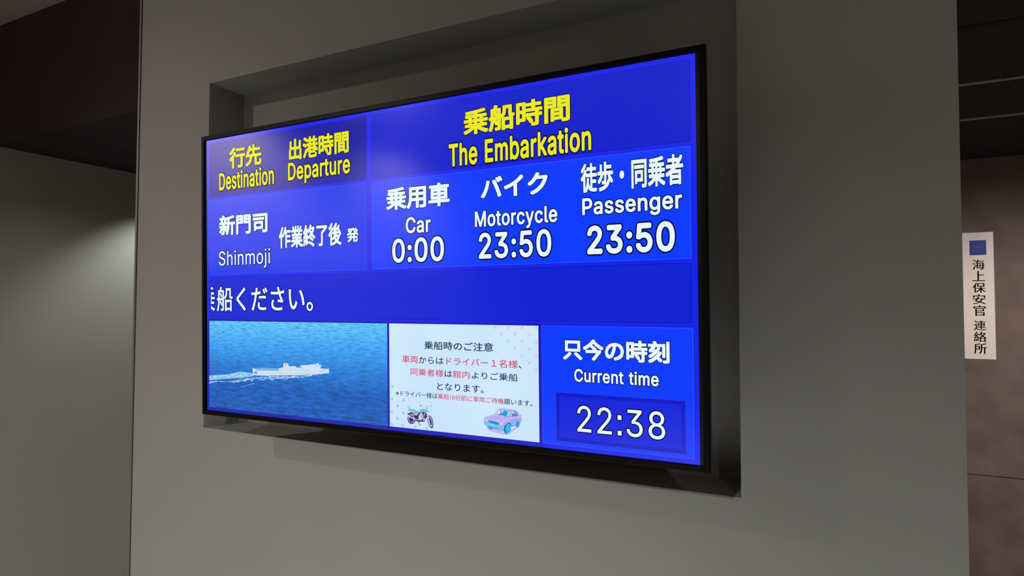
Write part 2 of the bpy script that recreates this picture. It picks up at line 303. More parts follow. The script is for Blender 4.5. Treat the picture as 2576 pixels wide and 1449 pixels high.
    'E': (419, [60,0,60,509,372,509,372,452,125,452,125,286,355,286,355,229,125,229,125,57,375,57,375,0], [0,9,8,1,0,8,8,5,1,5,4,1,9,0,11,11,10,9,5,8,7,7,6,5,3,2,4,1,4,2]),
    'M': (628, [60,0,60,509,152,509,277,187,287,159,299,123,311,84,322,49,307,49,318,83,330,121,342,158,352,187,476,509,568,509,568,0,504,0,504,291,504,327,505,369,506,413,507,457,513,457,508,441,503,425,498,409,482,363,467,322,456,291,342,0,286,0,170,291,159,321,145,361,129,408,112,457,119,457,120,416,121,372,122,328,122,291,122,0,315,72,507,437,119,436], [37,35,1,41,40,0,1,0,40,40,39,1,39,38,1,37,1,38,36,35,44,8,7,42,8,6,5,30,8,5,33,2,34,36,34,2,35,36,2,1,35,2,13,26,25,23,20,14,14,22,23,21,23,22,17,16,15,15,14,17,18,17,14,19,18,14,14,20,19,23,21,43,12,11,28,13,25,24,24,21,13,21,22,13,22,14,13,8,30,29,29,7,8,7,10,9,28,27,12,2,33,32,32,31,3,3,2,32,7,9,42,6,8,42,26,13,27,13,12,27,21,24,43,20,23,43,10,7,29,29,28,11,11,10,29,3,31,4,31,30,4,5,4,30,35,37,44,34,36,44]),
    'P': (445, [60,0,60,509,235,509,272,506,305,499,332,487,356,471,375,452,390,430,400,404,407,377,409,348,407,318,400,291,390,265,375,243,356,223,332,207,305,195,272,188,235,186,109,186,109,242,233,242,257,244,279,248,297,256,312,266,324,279,333,294,339,310,343,328,344,348,343,367,339,385,333,402,324,416,312,428,297,439,279,446,257,451,232,452,125,452,125,0,125,242,125,186], [43,21,0,21,22,0,1,0,22,40,2,41,42,41,2,21,43,45,22,21,45,22,44,42,1,22,42,42,2,1,24,19,25,25,19,18,18,26,25,38,4,39,3,39,4,19,24,20,23,20,24,39,3,40,2,40,3,16,15,28,29,28,15,15,14,29,14,13,29,30,29,13,13,12,30,31,30,12,12,11,31,32,31,11,33,32,11,11,10,33,34,33,10,10,9,34,35,34,9,9,8,35,8,7,35,36,35,7,7,6,36,26,18,17,27,26,17,17,16,27,16,28,27,36,6,37,6,5,37,38,37,5,4,38,5,20,23,45,23,44,45,44,22,45]),
    'S': (447, [224,-9,188,-7,156,-1,128,9,102,23,81,40,64,60,51,83,42,109,38,137,104,137,108,118,114,102,123,88,136,76,150,66,166,59,185,53,204,50,224,49,246,50,267,54,286,60,303,69,317,79,329,92,338,106,344,122,346,139,344,154,340,168,332,179,322,189,310,197,296,205,280,211,263,217,245,222,184,239,145,253,112,269,86,289,67,313,56,341,52,372,54,400,62,425,75,448,92,468,113,484,138,498,165,508,195,514,227,516,259,514,289,508,316,498,340,484,360,468,377,449,390,427,398,403,401,378,337,378,332,402,320,421,302,437,280,449,254,456,225,459,204,457,185,454,167,448,152,440,139,430,129,418,121,405,117,391,115,376,117,359,122,345,131,334,142,324,155,315,169,308,184,302,198,297,212,293,264,279,279,275,295,270,312,264,328,256,344,248,359,238,372,226,384,213,395,198,402,180,407,161,408,139,406,112,399,87,386,64,370,43,349,25,323,11,294,0,261,-7], [6,5,13,13,12,6,7,6,12,12,11,7,8,7,11,11,10,8,9,8,10,42,41,80,43,42,80,80,79,43,44,43,79,79,78,44,45,44,78,78,77,45,46,45,77,77,76,46,47,46,76,76,75,47,48,47,75,73,72,50,72,51,50,0,19,18,0,18,1,17,1,18,87,86,38,85,38,86,52,71,70,1,17,2,16,2,17,38,85,39,85,84,39,83,39,84,51,72,71,71,52,51,2,16,3,16,15,3,4,3,15,15,14,4,5,4,14,13,5,14,39,83,40,83,82,40,41,40,82,82,81,41,80,41,81,48,75,74,49,48,74,74,73,49,73,50,49,88,36,89,20,108,21,36,88,37,34,33,92,92,91,34,21,108,107,22,21,107,107,106,22,106,23,22,34,91,35,91,90,35,36,35,90,89,36,90,66,56,67,56,55,67,68,67,55,54,68,55,104,103,25,26,25,103,103,102,26,27,26,102,102,101,27,28,27,101,101,100,28,100,99,28,29,28,99,99,98,29,30,29,98,98,97,30,97,96,30,31,30,96,96,95,31,62,61,63,64,63,61,61,60,64,60,59,64,23,106,105,24,23,105,105,104,24,104,25,24,31,95,32,95,94,32,94,93,32,33,32,93,92,33,93,64,59,65,59,58,65,66,65,58,58,57,66,56,66,57,108,20,0,19,0,20,87,38,37,37,88,87,68,54,69,54,53,69,70,69,53,52,70,53]),
    'T': (449, [32,452,32,509,417,509,417,452,257,452,257,0,193,0,193,452], [1,0,7,3,2,4,7,6,5,5,4,7,4,2,7,1,7,2]),
    'a': (389, [160,-9,137,-7,115,-3,94,5,76,15,60,29,48,45,38,63,32,84,30,108,32,128,36,146,43,161,53,174,64,184,78,193,92,200,108,206,125,211,143,214,161,217,178,220,234,227,247,229,257,231,265,235,271,240,274,246,276,255,276,257,275,272,272,285,267,297,260,307,251,315,240,322,227,327,212,330,196,331,178,330,163,327,149,322,137,316,127,309,118,301,110,292,104,283,100,274,41,291,51,313,64,331,79,346,95,358,114,368,133,375,153,380,173,383,194,384,208,384,223,382,239,379,255,375,271,369,286,360,300,350,312,336,322,320,330,301,335,278,337,251,337,0,277,0,277,52,272,52,267,43,260,34,252,25,242,16,229,8,215,1,199,-4,181,-7,170,45,192,47,211,51,228,59,242,68,254,80,263,93,270,108,274,122,276,138,276,190,272,187,267,184,259,182,251,180,241,178,231,176,200,171,175,168,161,166,147,163,134,159,122,153,112,147,103,139,97,130,93,118,92,105,93,93,96,82,102,72,109,64,119,57,130,52,142,48,156,46], [6,5,112,112,111,6,7,6,111,111,110,7,8,7,110,110,109,8,9,8,109,109,108,9,10,9,108,11,10,108,108,107,11,12,11,107,13,12,107,107,106,13,14,13,106,106,15,14,49,48,47,47,46,49,20,101,100,100,21,20,117,0,82,19,102,101,101,20,19,40,39,55,39,56,55,0,117,1,117,116,1,2,1,116,115,2,116,18,103,102,102,19,18,53,42,41,54,53,41,41,40,54,40,55,54,2,115,3,115,114,3,4,3,114,114,113,4,5,4,113,112,5,113,15,106,105,16,15,105,105,104,16,17,16,104,104,103,17,103,18,17,49,46,45,50,49,45,45,44,50,51,50,44,44,43,51,52,51,43,43,42,52,42,53,52,83,81,80,38,58,57,84,79,78,36,59,37,83,80,79,79,84,83,58,38,37,37,59,58,22,98,97,23,96,95,22,97,96,96,23,22,84,78,77,85,84,77,77,76,85,98,22,99,35,61,36,61,60,36,59,36,60,72,71,70,70,69,91,92,91,69,29,28,69,69,68,29,30,29,68,68,67,30,89,88,72,72,70,89,90,89,70,70,91,90,94,93,92,26,25,92,92,69,26,27,26,69,69,28,27,30,67,31,67,66,31,32,31,66,66,65,32,33,32,65,65,64,33,64,63,33,85,76,75,86,85,75,75,74,86,74,73,86,87,86,73,73,72,87,72,88,87,23,95,94,24,23,94,94,92,24,92,25,24,33,63,34,63,62,34,35,34,62,61,35,62,82,0,81,81,83,82,21,100,99,99,22,21,38,57,39,56,39,57]),
    'b': (424, [229,-8,208,-7,189,-3,172,4,159,12,147,21,138,31,130,41,123,50,118,59,112,59,112,0,53,0,53,509,114,509,114,319,118,319,123,327,130,336,137,346,147,355,158,364,171,373,188,379,207,383,229,384,259,382,287,374,313,361,335,342,354,320,370,293,381,261,388,227,390,189,388,151,381,116,370,84,355,57,336,34,313,16,288,3,260,-6,220,47,242,49,262,55,279,66,294,80,306,97,316,117,323,139,327,163,328,189,327,215,323,239,316,261,307,281,295,298,280,311,262,322,243,328,220,330,198,328,178,322,161,312,147,299,134,282,125,263,118,241,114,216,113,189,114,162,118,138,125,115,135,95,147,78,162,65,179,55,198,49], [11,10,12,71,70,12,70,69,12,13,12,69,69,15,13,73,72,10,12,10,72,71,12,72,15,69,68,68,67,15,2,78,3,78,77,3,22,63,62,62,23,22,3,77,4,5,4,77,77,76,5,6,5,76,20,19,64,64,63,20,21,20,63,63,22,21,6,76,7,8,7,76,76,75,8,9,8,75,75,74,9,10,9,74,73,10,74,15,67,66,16,15,66,66,65,16,17,16,65,65,64,17,18,17,64,64,19,18,13,15,14,61,25,24,44,0,42,43,1,0,0,44,43,25,61,60,60,26,25,58,27,59,46,45,41,41,45,42,44,42,45,26,60,59,59,27,26,37,36,49,50,49,36,36,35,50,51,50,35,35,34,51,52,51,34,53,52,34,34,33,53,54,53,33,33,32,54,55,54,32,32,31,55,46,41,40,40,39,46,47,46,39,39,38,47,48,47,38,38,37,48,37,49,48,55,31,56,31,30,56,57,56,30,30,29,57,58,57,29,29,28,58,27,58,28,78,2,1,1,43,78,61,24,62,23,62,24]),
    'c': (396, [207,-8,174,-5,144,3,117,16,93,35,72,58,56,85,44,116,37,150,34,187,37,225,44,260,56,291,72,318,93,341,117,360,144,374,174,382,207,384,226,384,243,381,260,377,276,371,291,364,305,356,318,346,330,335,340,322,349,308,356,293,362,277,303,262,300,272,295,281,290,289,284,297,278,304,270,311,261,316,252,321,242,325,231,328,220,329,207,330,184,328,163,321,145,310,130,296,118,278,108,258,102,236,98,212,96,187,98,163,102,139,108,117,118,97,130,80,145,66,163,55,184,49,207,46,220,47,232,49,243,52,253,55,262,60,271,66,279,73,285,80,292,89,297,98,301,107,304,117,363,102,357,86,350,70,341,56,331,43,319,32,306,21,292,12,277,5,261,-1,244,-5,226,-7], [6,5,56,56,55,6,7,6,55,55,54,7,8,7,54,54,53,8,9,8,53,53,52,9,52,51,9,10,9,51,51,50,10,11,10,50,50,49,11,12,11,49,41,19,42,18,42,19,85,62,0,61,0,62,42,18,43,0,61,1,61,60,1,2,1,60,59,2,60,16,45,44,17,16,44,44,43,17,43,18,17,2,59,3,59,58,3,4,3,58,58,57,4,5,4,57,56,5,57,12,49,48,13,12,48,48,47,13,14,13,47,47,46,14,15,14,46,46,45,15,45,16,15,84,64,63,64,84,83,83,65,64,39,21,40,20,40,21,65,83,82,82,66,65,37,23,38,23,22,38,39,38,22,21,39,22,78,77,70,71,70,77,77,76,71,72,71,76,76,75,72,73,72,75,75,74,73,30,29,31,32,31,29,29,28,32,33,32,28,28,27,33,66,82,81,67,66,81,81,80,67,68,67,80,80,79,68,69,68,79,79,78,69,78,70,69,33,27,34,27,26,34,35,34,26,26,25,35,36,35,25,25,24,36,37,36,24,23,37,24,84,63,85,62,85,63,40,20,41,19,41,20]),
    'e': (404, [212,-8,177,-5,145,3,117,16,92,35,72,58,56,85,44,116,37,150,34,187,36,224,44,258,55,290,71,317,91,340,115,359,142,373,172,382,205,384,226,383,246,380,266,374,285,366,303,355,319,341,334,324,347,305,357,282,365,256,370,227,371,194,371,169,75,169,75,221,338,221,310,202,308,226,304,248,298,269,288,286,277,301,263,314,246,323,227,328,205,330,183,328,164,323,146,313,131,301,119,286,109,270,102,251,97,231,96,211,96,178,98,151,102,127,110,106,121,88,135,73,151,61,169,53,190,48,212,46,227,47,241,49,254,53,265,58,276,65,285,73,294,82,300,93,306,105,365,91,358,72,348,55,335,39,320,26,302,14,283,4,261,-3,237,-7,309,221,97,221,96,169], [8,7,32,9,8,32,35,34,82,52,51,33,7,6,56,56,55,7,32,7,55,54,53,32,53,33,32,9,32,33,10,9,33,11,10,33,33,51,11,12,11,51,51,50,12,13,12,50,48,47,15,47,16,15,0,63,62,45,44,18,0,62,1,61,1,62,17,46,45,45,18,17,1,61,2,61,60,2,3,2,60,59,3,60,16,47,46,46,17,16,3,59,4,59,58,4,5,4,58,58,57,5,6,5,57,56,6,57,13,50,49,14,13,49,49,48,14,48,15,14,64,81,65,65,81,80,80,66,65,42,20,43,19,43,20,66,80,79,79,67,66,42,41,22,22,21,42,20,42,21,30,29,34,29,28,34,75,74,71,72,71,74,74,73,72,31,35,54,31,30,35,30,34,35,37,36,34,34,28,37,28,27,37,67,79,78,68,67,78,78,77,68,69,68,77,77,76,69,70,69,76,76,75,70,75,71,70,37,27,38,27,26,38,39,38,26,26,25,39,40,39,25,25,24,40,24,23,40,41,40,23,22,41,23,81,64,0,63,0,64,53,54,35,43,19,44,18,44,19,32,55,84,54,32,84,52,33,83,34,36,82,33,53,83,53,35,82,53,82,83,31,54,84]),
    'g': (425, [207,-151,180,-149,156,-146,134,-140,114,-132,97,-122,82,-110,70,-97,59,-84,51,-69,101,-41,107,-49,114,-57,122,-66,131,-74,142,-82,154,-88,169,-93,187,-96,207,-97,236,-95,261,-87,282,-75,298,-58,308,-34,311,-6,311,68,306,68,301,60,294,51,287,41,277,32,266,23,252,16,236,10,217,6,195,5,165,7,138,14,113,27,90,43,71,65,55,90,43,120,36,154,34,191,36,229,43,263,55,293,71,320,90,342,112,361,138,374,166,382,196,384,218,383,237,379,253,373,267,365,279,356,288,346,296,336,302,327,308,319,313,319,313,379,372,379,372,-9,370,-40,363,-67,350,-90,334,-109,314,-124,291,-136,265,-144,237,-149,205,59,227,61,246,66,264,75,278,87,290,103,300,121,307,142,311,166,312,193,311,219,307,242,300,264,291,283,279,299,264,312,247,322,227,328,205,330,182,328,163,322,145,312,130,298,118,282,109,262,102,241,98,218,96,193,98,167,102,144,109,123,118,104,131,88,145,76,163,66,183,61], [8,7,12,12,11,8,11,10,8,9,8,10,43,42,106,106,105,43,44,43,105,105,104,44,45,44,104,104,103,45,103,102,45,46,45,102,102,101,46,47,46,101,101,100,47,48,47,100,16,15,3,3,15,4,1,17,2,36,76,111,94,54,95,17,1,18,36,111,37,110,37,111,53,96,95,95,54,53,16,3,2,2,17,16,37,110,38,109,38,110,52,97,96,96,53,52,4,15,5,15,14,5,6,5,14,14,13,6,7,6,13,12,7,13,38,109,39,40,39,109,109,108,40,41,40,108,108,107,41,42,41,107,106,42,107,48,100,99,49,48,99,99,98,49,50,49,98,98,97,50,51,50,97,97,52,51,19,0,75,20,19,75,77,35,34,34,33,77,33,78,77,92,57,93,57,56,93,55,93,56,79,31,30,60,59,91,20,75,74,74,21,20,78,33,32,32,31,78,31,79,78,91,59,92,59,58,92,57,92,58,68,67,25,26,25,67,85,84,67,67,66,85,86,85,66,65,64,66,71,70,23,70,69,23,24,23,69,69,68,24,68,25,24,83,82,26,26,67,83,67,84,83,86,66,87,66,64,87,88,87,64,89,88,64,63,89,64,21,74,73,22,21,73,73,72,22,72,71,22,71,23,22,79,30,29,29,28,79,80,79,28,28,27,80,81,80,27,27,26,81,26,82,81,89,63,90,63,62,90,91,90,62,62,61,91,60,91,61,18,1,0,0,19,18,76,36,35,35,77,76,93,55,94,54,94,55]),
    'h': (410, [114,227,114,0,53,0,53,509,114,509,114,287,102,287,116,319,132,344,152,362,175,374,200,382,227,384,252,383,275,377,295,369,313,356,328,340,341,321,350,298,355,271,357,240,357,0,296,0,296,235,293,263,286,286,273,304,256,318,235,326,210,329,192,328,176,324,161,317,147,308,136,297,126,283,119,266,115,248,114,314], [3,2,6,2,1,0,6,2,0,0,38,6,10,32,31,9,33,32,32,10,9,8,34,33,33,9,8,6,38,37,5,6,37,37,36,5,36,35,5,7,5,35,35,34,7,34,8,7,3,6,4,12,29,13,29,12,30,11,30,12,13,29,28,28,14,13,24,23,22,22,21,24,24,21,25,21,20,25,20,19,25,26,25,19,19,18,26,18,17,26,27,26,17,17,16,27,16,15,27,28,27,15,14,28,15,30,11,31,10,31,11,5,7,39,6,5,39,4,6,39]),
    'i': (167, [53,0,53,379,114,379,114,0,84,443,73,444,63,448,54,455,47,463,43,472,41,483,43,494,47,504,54,512,63,518,73,522,84,524,95,522,105,518,114,512,121,504,125,494,126,483,125,472,121,463,114,455,105,448,95,444], [1,0,3,3,2,1,10,9,8,8,7,10,11,10,12,13,6,14,15,5,4,5,15,6,14,6,15,6,13,7,10,7,13,12,10,13,17,27,26,26,18,17,23,22,24,20,19,22,22,21,20,24,22,25,22,19,25,26,25,19,18,26,19,27,17,4,17,16,4,15,4,16]),
    'j': (167, [53,379,114,379,114,-30,112,-52,108,-72,102,-90,92,-106,80,-119,65,-129,47,-137,27,-141,4,-143,-10,-143,-10,-87,2,-87,18,-85,31,-80,40,-72,47,-61,51,-46,53,-29,83,443,72,444,62,448,53,455,47,463,42,472,41,483,42,494,47,504,53,512,62,518,72,522,83,524,95,522,105,518,114,512,120,504,125,494,126,483,125,472,120,463,114,455,105,448,95,444], [14,11,15,11,14,12,13,12,14,15,11,10,10,9,15,9,16,15,4,3,19,20,19,3,3,2,20,2,1,20,0,20,1,16,9,8,8,7,16,17,16,7,7,6,17,18,17,6,6,5,18,5,4,18,4,19,18,27,26,25,25,24,27,28,27,29,30,23,31,32,22,21,22,32,23,31,23,32,23,30,24,27,24,30,29,27,30,35,43,42,34,44,43,43,35,34,40,39,41,37,36,39,39,38,37,41,39,42,39,36,42,35,42,36,44,34,21,34,33,21,32,21,33]),
    'k': (381, [110,137,110,212,121,212,284,379,360,379,184,199,177,199,53,0,53,509,114,509,114,0,294,0,148,186,191,229,372,0], [1,0,2,4,3,5,6,5,3,2,0,6,6,3,2,8,7,10,10,9,8,13,12,11,11,14,13]),
    'l': (189, [139,-2,112,0,91,8,74,20,62,37,55,59,53,84,53,509,114,509,114,99,114,83,117,71,120,62,126,57,135,53,146,52,160,53,170,54,181,3,162,-1,154,-2,147,-2], [5,4,11,11,10,5,6,5,10,10,9,6,7,6,9,9,8,7,14,0,15,16,20,19,19,18,16,18,17,16,15,0,21,21,20,15,20,16,15,0,14,1,14,13,1,2,1,13,13,12,2,3,2,12,4,3,12,11,4,12]),
    'm': (610, [53,0,53,379,112,379,112,295,108,295,114,314,122,331,132,346,144,358,158,368,172,376,187,382,203,385,219,386,245,383,268,375,287,361,303,342,314,320,321,295,312,295,318,312,326,329,337,343,350,356,364,366,381,375,398,381,417,385,437,386,458,385,478,380,497,372,514,361,529,346,541,328,550,307,555,283,557,255,557,0,496,0,496,254,493,279,485,298,473,313,456,323,438,329,419,330,402,329,387,326,374,320,363,312,353,302,345,290,340,277,336,263,335,247,335,0,274,0,274,260,272,280,265,297,253,311,238,322,220,328,199,330,185,329,171,326,158,320,145,312,135,302,126,289,119,274,115,257,114,238,114,0,112,310,317,309], [75,74,0,1,0,74,4,1,74,74,73,4,68,67,8,67,9,8,6,70,69,7,6,69,69,68,7,68,8,7,4,73,72,3,4,72,72,71,3,71,70,3,5,3,70,70,6,5,1,4,2,65,11,66,10,66,11,64,63,14,13,12,64,64,14,13,64,12,65,11,65,12,59,20,60,61,60,20,20,18,61,18,17,61,62,61,17,17,16,62,62,16,63,16,15,63,14,63,15,9,67,66,66,10,9,55,54,19,54,53,19,50,25,24,26,49,48,48,27,26,25,50,49,49,26,25,19,53,52,21,19,52,22,21,52,52,51,22,23,22,51,51,50,23,50,24,23,29,47,46,31,30,45,46,45,30,29,46,30,41,40,39,39,38,41,38,37,41,41,37,42,37,36,42,43,42,36,36,35,43,35,34,43,44,43,34,34,33,44,33,32,44,45,44,32,31,45,32,27,48,47,28,27,47,47,29,28,57,56,58,59,58,56,56,55,59,20,59,55,55,19,20,20,19,77,3,5,76,4,3,76,2,4,76,19,21,77,18,20,77]),
    'n': (410, [114,227,114,0,53,0,53,379,112,379,112,287,102,287,116,319,132,344,152,362,175,374,200,382,227,384,252,383,275,377,295,369,313,356,328,340,341,321,350,298,355,271,357,240,357,0,296,0,296,235,293,263,286,286,273,304,256,318,235,326,210,329,192,328,176,324,161,317,147,308,136,297,126,283,119,266,115,248,112,310], [1,0,2,3,2,0,6,3,0,0,38,6,3,6,4,10,32,31,9,33,32,32,10,9,8,34,33,33,9,8,6,38,37,5,6,37,37,36,5,36,35,5,7,5,35,35,34,7,34,8,7,12,29,13,29,12,30,11,30,12,13,29,28,28,14,13,24,23,22,22,21,24,24,21,25,21,20,25,20,19,25,26,25,19,19,18,26,18,17,26,27,26,17,17,16,27,16,15,27,28,27,15,14,28,15,30,11,31,10,31,11,5,7,39,6,5,39,4,6,39]),
    'o': (415, [207,-8,174,-5,144,3,117,16,93,35,72,58,56,85,44,116,37,150,34,187,37,225,44,260,56,291,72,318,93,341,117,360,144,374,174,382,207,384,241,382,271,374,299,360,323,341,343,318,359,291,371,260,379,225,381,187,379,150,371,116,359,85,343,58,323,35,299,16,271,3,241,-5,207,46,231,49,252,55,270,66,285,80,298,97,307,117,314,139,318,163,319,187,318,212,314,236,307,258,298,278,285,296,270,310,252,321,231,328,207,330,184,328,163,321,145,310,130,296,118,278,108,258,102,236,98,212,96,187,98,163,102,139,108,117,118,97,130,80,145,66,163,55,184,49], [7,6,66,66,65,7,8,7,65,65,64,8,9,8,64,64,63,9,63,62,9,10,9,62,62,61,10,11,10,61,61,60,11,12,11,60,0,36,1,36,71,1,1,71,2,71,70,2,3,2,70,69,3,70,57,56,15,16,15,56,56,55,16,55,17,16,3,69,4,69,68,4,5,4,68,68,67,5,6,5,67,66,6,67,12,60,59,13,12,59,59,58,13,14,13,58,58,57,14,57,15,14,54,53,19,18,54,19,37,35,34,38,37,34,34,33,38,39,38,33,51,21,52,21,20,52,53,52,20,19,53,20,30,29,42,43,42,29,29,28,43,44,43,28,28,27,44,45,44,27,46,45,27,27,26,46,47,46,26,26,25,47,48,47,25,25,24,48,39,33,32,40,39,32,32,31,40,41,40,31,31,30,41,30,42,41,48,24,49,24,23,49,50,49,23,23,22,50,51,50,22,21,51,22,35,37,0,36,0,37,17,55,54,54,18,17]),
    'p': (424, [53,-143,53,379,112,379,112,319,118,319,123,327,130,336,137,346,147,355,158,364,171,373,188,379,207,383,229,384,259,382,287,374,313,361,335,342,354,320,370,293,381,261,388,227,390,189,388,151,381,116,370,84,355,57,336,34,313,16,288,3,260,-6,229,-8,208,-7,189,-3,173,4,159,12,147,21,138,31,130,41,124,50,118,59,114,59,114,-143,220,47,242,49,262,55,279,66,294,80,306,97,316,117,323,139,327,163,328,189,327,215,323,239,316,261,307,281,295,298,280,311,262,322,243,328,220,330,198,328,178,322,161,312,147,299,134,282,125,263,118,241,114,216,113,189,114,162,118,138,125,115,135,95,147,78,162,65,179,55,198,49], [3,2,1,41,71,0,1,0,71,71,70,1,70,69,1,0,42,41,73,72,41,71,41,72,1,69,68,3,1,68,68,67,3,33,78,34,78,77,34,10,63,62,62,11,10,34,77,35,36,35,77,77,76,36,37,36,76,8,7,64,64,63,8,9,8,63,63,10,9,37,76,38,39,38,76,76,75,39,40,39,75,75,74,40,41,40,74,73,41,74,3,67,66,4,3,66,66,65,4,5,4,65,65,64,5,6,5,64,64,7,6,61,13,12,44,31,30,43,32,31,31,44,43,13,61,60,60,14,13,58,15,59,46,45,29,29,45,30,44,30,45,14,60,59,59,15,14,25,24,49,50,49,24,24,23,50,51,50,23,23,22,51,52,51,22,53,52,22,22,21,53,54,53,21,21,20,54,55,54,20,20,19,55,46,29,28,28,27,46,47,46,27,27,26,47,48,47,26,26,25,48,25,49,48,55,19,56,19,18,56,57,56,18,18,17,57,58,57,17,17,16,58,15,58,16,78,33,32,32,43,78,61,12,62,11,62,12]),
    'r': (259, [53,0,53,379,112,379,112,321,115,321,124,339,137,354,152,367,171,377,191,383,213,385,229,384,243,384,243,322,230,324,223,325,215,326,207,326,190,324,174,321,159,315,146,306,135,296,126,284,119,269,115,254,114,237,114,0], [27,26,0,1,0,26,26,25,1,3,1,25,1,3,2,23,22,4,22,21,4,5,4,21,3,25,24,24,23,3,23,4,3,17,9,18,8,7,19,19,18,8,18,9,8,13,12,14,11,14,12,14,11,15,16,15,11,10,16,11,16,10,17,9,17,10,5,21,20,6,5,20,20,19,6,19,7,6]),
    's': (365, [182,-8,157,-7,133,-3,112,3,93,12,76,24,62,38,50,54,41,73,36,94,94,107,101,87,111,72,124,60,141,52,160,47,181,45,206,47,227,53,244,62,258,74,265,88,268,103,266,115,262,126,254,136,243,144,229,150,212,155,149,170,118,180,92,192,72,208,58,227,50,249,47,274,49,295,55,314,65,332,79,347,95,360,115,370,137,378,161,383,187,384,212,383,234,379,254,372,271,363,286,352,299,339,309,324,318,308,324,290,268,277,262,291,254,304,243,316,228,325,210,331,187,333,166,331,147,326,131,317,119,305,111,292,109,277,110,264,115,253,124,243,136,235,152,229,172,223,229,209,261,200,287,187,306,171,320,153,328,131,331,107,329,85,323,65,312,47,298,31,281,18,260,6,236,-2,210,-7], [5,12,6,12,11,6,7,6,11,8,7,11,11,10,8,9,8,10,34,33,67,35,34,67,67,66,35,36,35,66,66,65,36,37,36,65,38,37,65,0,16,1,16,15,1,71,29,72,1,15,2,15,14,2,3,2,14,13,3,14,29,71,30,70,30,71,41,63,62,42,41,62,62,61,42,61,43,42,3,13,4,5,4,13,12,5,13,30,70,31,70,69,31,32,31,69,69,68,32,33,32,68,67,33,68,38,65,64,39,38,64,40,39,64,64,63,40,63,41,40,27,73,28,60,59,45,44,60,45,17,87,86,18,17,86,86,85,18,85,19,18,26,74,27,73,27,74,47,46,58,59,58,46,45,59,46,82,81,21,81,80,21,22,21,80,80,79,22,23,22,79,79,78,23,78,77,23,24,23,77,77,76,24,53,52,54,55,54,52,52,51,55,19,85,84,20,19,84,84,83,20,83,82,20,82,21,20,24,76,25,76,75,25,26,25,75,74,26,75,55,51,56,51,50,56,50,49,56,57,56,49,49,48,57,58,57,48,47,58,48,16,0,87,87,17,16,72,29,28,28,73,72,43,61,60,60,44,43]),
    't': (227, [204,379,204,327,6,327,6,379,65,471,126,471,126,98,127,83,130,70,136,61,144,55,156,51,170,50,185,51,202,54,213,2,207,0,200,-2,192,-3,184,-3,176,-4,168,-4,138,-1,113,7,92,21,77,41,68,64,65,93], [3,2,1,1,0,3,24,23,9,25,24,9,9,8,25,26,25,8,8,7,26,27,26,7,7,6,27,4,27,6,6,5,4,12,20,19,20,12,21,11,21,12,13,18,17,14,16,15,13,17,16,16,14,13,18,13,19,12,19,13,21,11,22,11,10,22,23,22,10,9,23,10]),
    'u': (410, [182,-5,158,-3,135,2,115,11,97,23,82,39,69,59,60,82,54,109,53,139,53,379,114,379,114,144,116,117,124,94,137,75,154,61,175,53,200,50,218,51,234,55,249,62,263,71,274,83,283,97,290,113,295,132,296,153,296,379,357,379,357,0,298,0,298,92,307,92,294,60,277,35,257,17,234,5,209,-3,298,70], [10,9,12,12,11,10,17,0,18,0,17,1,16,1,17,1,16,2,3,2,16,15,3,16,3,15,4,5,4,15,15,14,5,6,5,14,7,6,14,14,13,7,8,7,13,9,8,13,12,9,13,19,38,37,37,20,19,20,37,36,21,20,36,36,35,21,35,22,21,30,33,31,32,33,25,26,25,33,27,26,33,33,30,27,30,29,27,28,27,29,22,35,34,23,22,34,34,32,23,24,23,32,32,25,24,18,0,38,38,19,18,32,34,39,33,32,39,31,33,39]),
    'y': (389, [47,-139,61,-86,71,-87,83,-89,94,-90,104,-89,113,-86,122,-81,130,-74,138,-64,145,-51,151,-36,163,-1,17,379,84,379,165,155,173,132,180,109,187,87,193,64,199,42,206,21,184,21,190,42,196,64,202,87,209,110,216,132,224,155,305,379,371,379,204,-58,196,-77,187,-93,177,-107,165,-119,153,-128,139,-136,125,-141,109,-144,91,-145,82,-145,73,-144,65,-143,57,-142,52,-140,195,58], [45,44,1,45,1,0,41,3,42,43,42,3,2,43,3,43,2,44,1,44,2,4,40,39,5,4,39,5,39,38,6,5,38,38,37,6,7,6,37,40,4,41,3,41,4,22,23,12,23,18,12,18,17,12,16,12,17,46,20,24,20,25,24,26,21,27,29,28,30,30,28,21,27,21,28,30,21,31,25,20,21,21,26,25,31,21,12,22,12,21,21,20,22,23,22,20,20,46,23,18,23,19,7,37,36,36,35,7,8,7,35,35,34,8,9,8,34,34,33,9,10,9,33,33,32,10,32,31,10,11,10,31,31,12,11,16,15,12,14,13,15,15,13,12,19,23,46]),
}

LATIN[';'] = (188, [54, 0, 134, 0, 134, 84, 54, 84, 54, 300, 134, 300, 134, 384, 54, 384], [0, 1, 2, 0, 2, 3, 4, 5, 6, 4, 6, 7])   # colon with square dots

